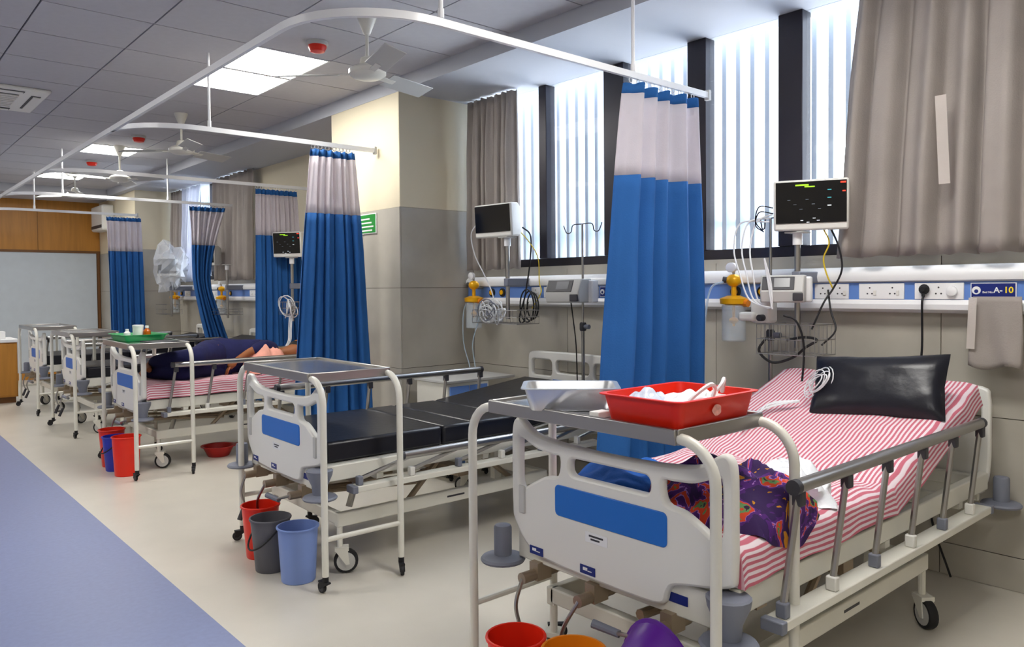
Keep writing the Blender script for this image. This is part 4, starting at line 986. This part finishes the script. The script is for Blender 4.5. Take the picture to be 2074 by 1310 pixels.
hc = thing('cord_coil', 'black coiled cord hung over the trunking beside the blank monitor', 'cord', (0, 0, 0))
for k in range(3): MB().tube(arc((3.96-.012*k, 4.28+.02*k, 1.32), .10+.012*k, 0, 2*PI, 24, (0, .62, 0), (0, 0, 1))[:-1], .006, 6, True).build('coil', 'black_rubber', hc)
wl = thing('lead_bundle', 'tangled white monitor leads heaped in the basket beside the pillar', 'cable', (0, 0, 0)); random.seed(11)
for k in range(16):
    c = Vector((3.80+random.uniform(-.05, .05), 4.57+random.uniform(-.08, .08), 1.255+random.uniform(-.02, .05))); a = Vector((random.uniform(-.5, .5), 1, random.uniform(-.3, .3))).normalized(); b = Vector((random.uniform(-.6, .6), 0, 1)).normalized()
    MB().tube(arc(c, random.uniform(.04, .085), 0, 2*PI, 14, a, b)[:-1], .005, 5, True).build('lead_loop', 'white_wire' if k % 4 else 'grey_plastic', wl)
wl = thing('lead_bundle', 'pale looped monitor leads hanging beside the second curtain', 'cable', (0, 0, 0))
for k in range(7):
    c = Vector((3.60+random.uniform(-.04, .04), 7.70+random.uniform(-.08, .08), 1.28+random.uniform(-.05, .05))); a = Vector((random.uniform(-.5, .5), 1, 0)).normalized(); b = Vector((random.uniform(-.4, .4), 0, 1)).normalized()
    MB().tube(arc(c, random.uniform(.06, .12), 0, 2*PI, 14, a, b)[:-1], .006, 5, True).build('lead_loop', 'white_wire', wl)
for k in range(3): MB().tube(spline([(3.60, 7.68-.03*k, 1.2), (3.55, 7.6-.03*k, 1.05), (3.45, 7.4-.03*k, .95), (3.35, 7.25-.02*k, .90)], 5), .005, 5).build('lead_wire', 'white_wire', wl)
cable('power_cord', 'black_rubber', [(3.88, 3.80, 1.36), (3.90, 3.80, 1.25), (3.90, 3.77, 1.05), (3.92, 3.78, .8), (3.93, 3.78, .55)], .005, label='black cord hanging under the syringe pump', cat='cord', owner=PUMP2)
cable('power_cord', 'black_rubber', [(4.0, 3.53, 1.42), (4.03, 3.49, 1.40), (4.03, 3.47, 1.2), (4.04, 3.45, .9), (4.04, 3.44, .6)], .005, label='black cord hanging beside the hooked drip stand', cat='cord', owner=PUMP2)
cl = MB().grid(lambda a, b: (4.035-.02*b+.014*math.sin(a*9+b*3)*(.3+b), 1.10+.20*a+.02*b*(a-.5), 1.395-.33*b+.012*math.sin(a*7)*b), 16, 12).build('smear_cloth', 'drape_grey', None, smooth=180)  # made-up cloth, added where a blurred smear covers the wall
cl.modifiers.new('thickness', 'SOLIDIFY').thickness = .002; tag(cl, 'pale grey cloth added in place of a blurred smear under the bed sign', 'cloth')
MB().grid(lambda a, b: (4.010-.016*b, 1.275+.035*a+.004*b, 1.39-.24*b), 2, 6).build('smear_strip', 'drape_lining', cl)  # pale streak of the smear, added as a strip on the cloth

# ------------------------------------------------------------------ furniture
cb = thing('bedside_cabinet', 'white bedside cabinet with blue doors behind the black mattress bed', 'cabinet', (3.60, 4.82, 0))
MB().box(-.20, .20, -.20, .20, .06, .745).build('body', 'white_enamel', cb, .006); MB().box(-.215, .46, -.215, .215, .745, .765).build('top', 'light_grey', cb, .004)
d1 = MB().box(-.18, .0, -.212, -.20, .10, .72).build('door', 'trunk_blue', cb, .003); d2 = MB().box(.01, .18, -.212, -.20, .10, .72).build('door', 'trunk_blue', cb, .003)
for xx, d in ((-.02, d1), (.03, d2)): MB().cyl((xx, -.225, .45), (xx, -.225, .55), .006, n=8).build('handle', 'brushed', d)
for a in (-.17, .17):
    for b in (-.17, .17): caster('caster', cb, a, b, .065, .02, 'black_rubber', 'dark_grey', .3, 'black_rubber')
ct = thing('nurse_counter', 'brown wooden counter in front of the frosted screen', 'counter', (.9, 12.3, 0))
MB().box(-.9, .88, -.32, .32, .08, .80).build('body', 'wood', ct, .004); MB().box(-.92, .90, -.34, .34, .80, .84).build('counter_top', 'paper', ct, .004); MB().box(-.88, .86, -.28, .3, 0, .08).build('plinth', 'wood_edge', ct)
for k in range(3): MB().box(-.88+k*.59, -.88+k*.59+.57, -.332, -.32, .1, .78).build('door', 'wood', ct, .003)
t = box('paper_box', 'paper', None, -.12, .12, -.1, .1, 0, .10, .006); t.location = (1.55, 12.2, .84); tag(t, 'white box standing on the wooden counter', 'box')

# ------------------------------------------------------------------ patient on bed 3, lying on the side with bent knees
def skin(name, m, parent, chains, sub=1, root=0):
    """chains: list of [(x,y,z,r)...]; a tuple ('j', index_of_vertex) as first item joins an earlier vertex"""
    vs, es, rs = [], [], []
    for ch in chains:
        prev = None
        for p in ch:
            if p[0] == 'j': prev = p[1]; continue
            vs.append(p[:3]); rs.append(p[3]); i = len(vs)-1
            if prev is not None: es.append((prev, i))
            prev = i
    me = bpy.data.meshes.new(name); me.from_pydata(vs, es, []); me.update()
    o = link(name, me, m, parent)
    md = o.modifiers.new('skin', 'SKIN'); md.use_smooth_shade = True
    for i, d in enumerate(me.skin_vertices[0].data): d.radius = (rs[i], rs[i]) if not isinstance(rs[i], tuple) else rs[i]; d.use_root = (i == root)
    s = o.modifiers.new('sub', 'SUBSURF'); s.levels = sub; s.render_levels = sub+1
    return o
pt = thing('person', 'person in dark blue clothes lying on the side on the striped bed', 'person', (2.6, 7.0, .70))
# local frame: +x head, -y towards the near rail
body = [[(0, .06, .13, .13), (.16, .06, .135, .115), (.32, .05, .14, .125), (.45, .05, .14, .12), (.55, .04, .15, .06), (.62, .02, .15, .052), (.68, .0, .155, .085), (.76, -.01, .16, .09), (.83, -.01, .16, .06)],
        [('j', 0), (-.06, .02, .20, .105), (-.22, -.20, .20, .078), (-.36, -.36, .19, .06), (-.46, -.14, .17, .05), (-.57, .08, .13, .038), (-.60, .03, .10, .03), (-.62, -.06, .08, .024)],
        [('j', 0), (-.08, .04, .09, .10), (-.26, -.12, .075, .075), (-.40, -.26, .07, .056), (-.50, -.05, .06, .046), (-.60, .14, .06, .035), (-.64, .08, .045, .028), (-.66, .0, .035, .022)],
        [('j', 3), (.46, -.06, .22, .058), (.33, -.20, .24, .046), (.22, -.16, .20, .038), (.13, -.13, .14, .030), (.09, -.13, .12, .026)],
        [('j', 3), (.44, -.10, .06, .055), (.26, -.28, .05, .044), (.36, -.38, .045, .034), (.46, -.42, .04, .027), (.50, -.44, .035, .022)]]
bd = skin('body', 'skin', pt, body, 1)
def grow(chain, k): return [p if p[0] == 'j' else (p[0], p[1], max(p[2], p[3]+k+.0) if False else p[2], p[3]+k) for p in chain]
clothes = [grow(body[0][:5], .05), grow(body[1][:2], .07)+grow(body[1][2:6], .026), grow(body[2][:2], .05)+grow(body[2][2:6], .026), grow(body[3][:4], .022), grow(body[4][:4], .020)]
skin('clothes', 'navy_cloth', pt, clothes, 1)
hd = MB().ball((.775, .025, .175), .102, 10, (1.0, .98, .95)).build('hair', 'hair', pt, smooth=180)
fc = MB(); fc.ball((.755, -.085, .165), .016, 5, (1.3, 1, .8)).build('nose', 'skin', pt, smooth=180)
for dz in (-.03, .03): MB().ball((.785, -.078, .165+dz), .012, 5).build('eye', 'paper', pt, smooth=180)
MB().ball((.71, -.075, .165), .018, 5, (.4, .5, 1.2)).build('mouth', 'red_dark', pt, smooth=180); MB().ball((.76, .01, .265), .024, 6, (1.2, .9, .35)).build('ear', 'skin', pt, smooth=180)
def hand(parent, w, d, up, s):
    w, d, up = Vector(w), Vector(d).normalized(), Vector(up).normalized(); sd = d.cross(up).normalized()
    b = MB(); b.tube([w, w+d*.04, w+d*.085], [.022, .034, .030], 10)
    for k, (o, l) in enumerate(((-.024, .065), (-.008, .075), (.008, .07), (.024, .055))):
        p = w+d*.08+sd*o; b.tube([p, p+d*l*.5-up*.006, p+d*l-up*.026], [.009, .0085, .007], 7)
    p = w+d*.025+sd*s*.03; b.tube([p, p+(d*.5+sd*s).normalized()*.03, p+(d*.9+sd*s*.6).normalized()*.058], [.011, .010, .008], 7)
    return b.build('hand', 'skin', parent, smooth=180)
hand(pt, (.10, -.13, .125), (-.7, .05, -.65), (-.6, 0, .7), 1); hand(pt, (.49, -.435, .038), (.9, -.3, 0), (0, 0, 1), -1)
t = cloth_heap('pink_shawl', 'pink cloth draped over the lying patient\'s upper body', 'pink_cloth', (2.97, 6.86, .70), .21, .19, .27, 3, 'cloth', .5)
pl3 = pillow('brown printed pillow under the lying patient\'s head', (3.44, 7.02, .80), Euler((0, -.12, 0)), .40, .52, .13, 'brown_print')
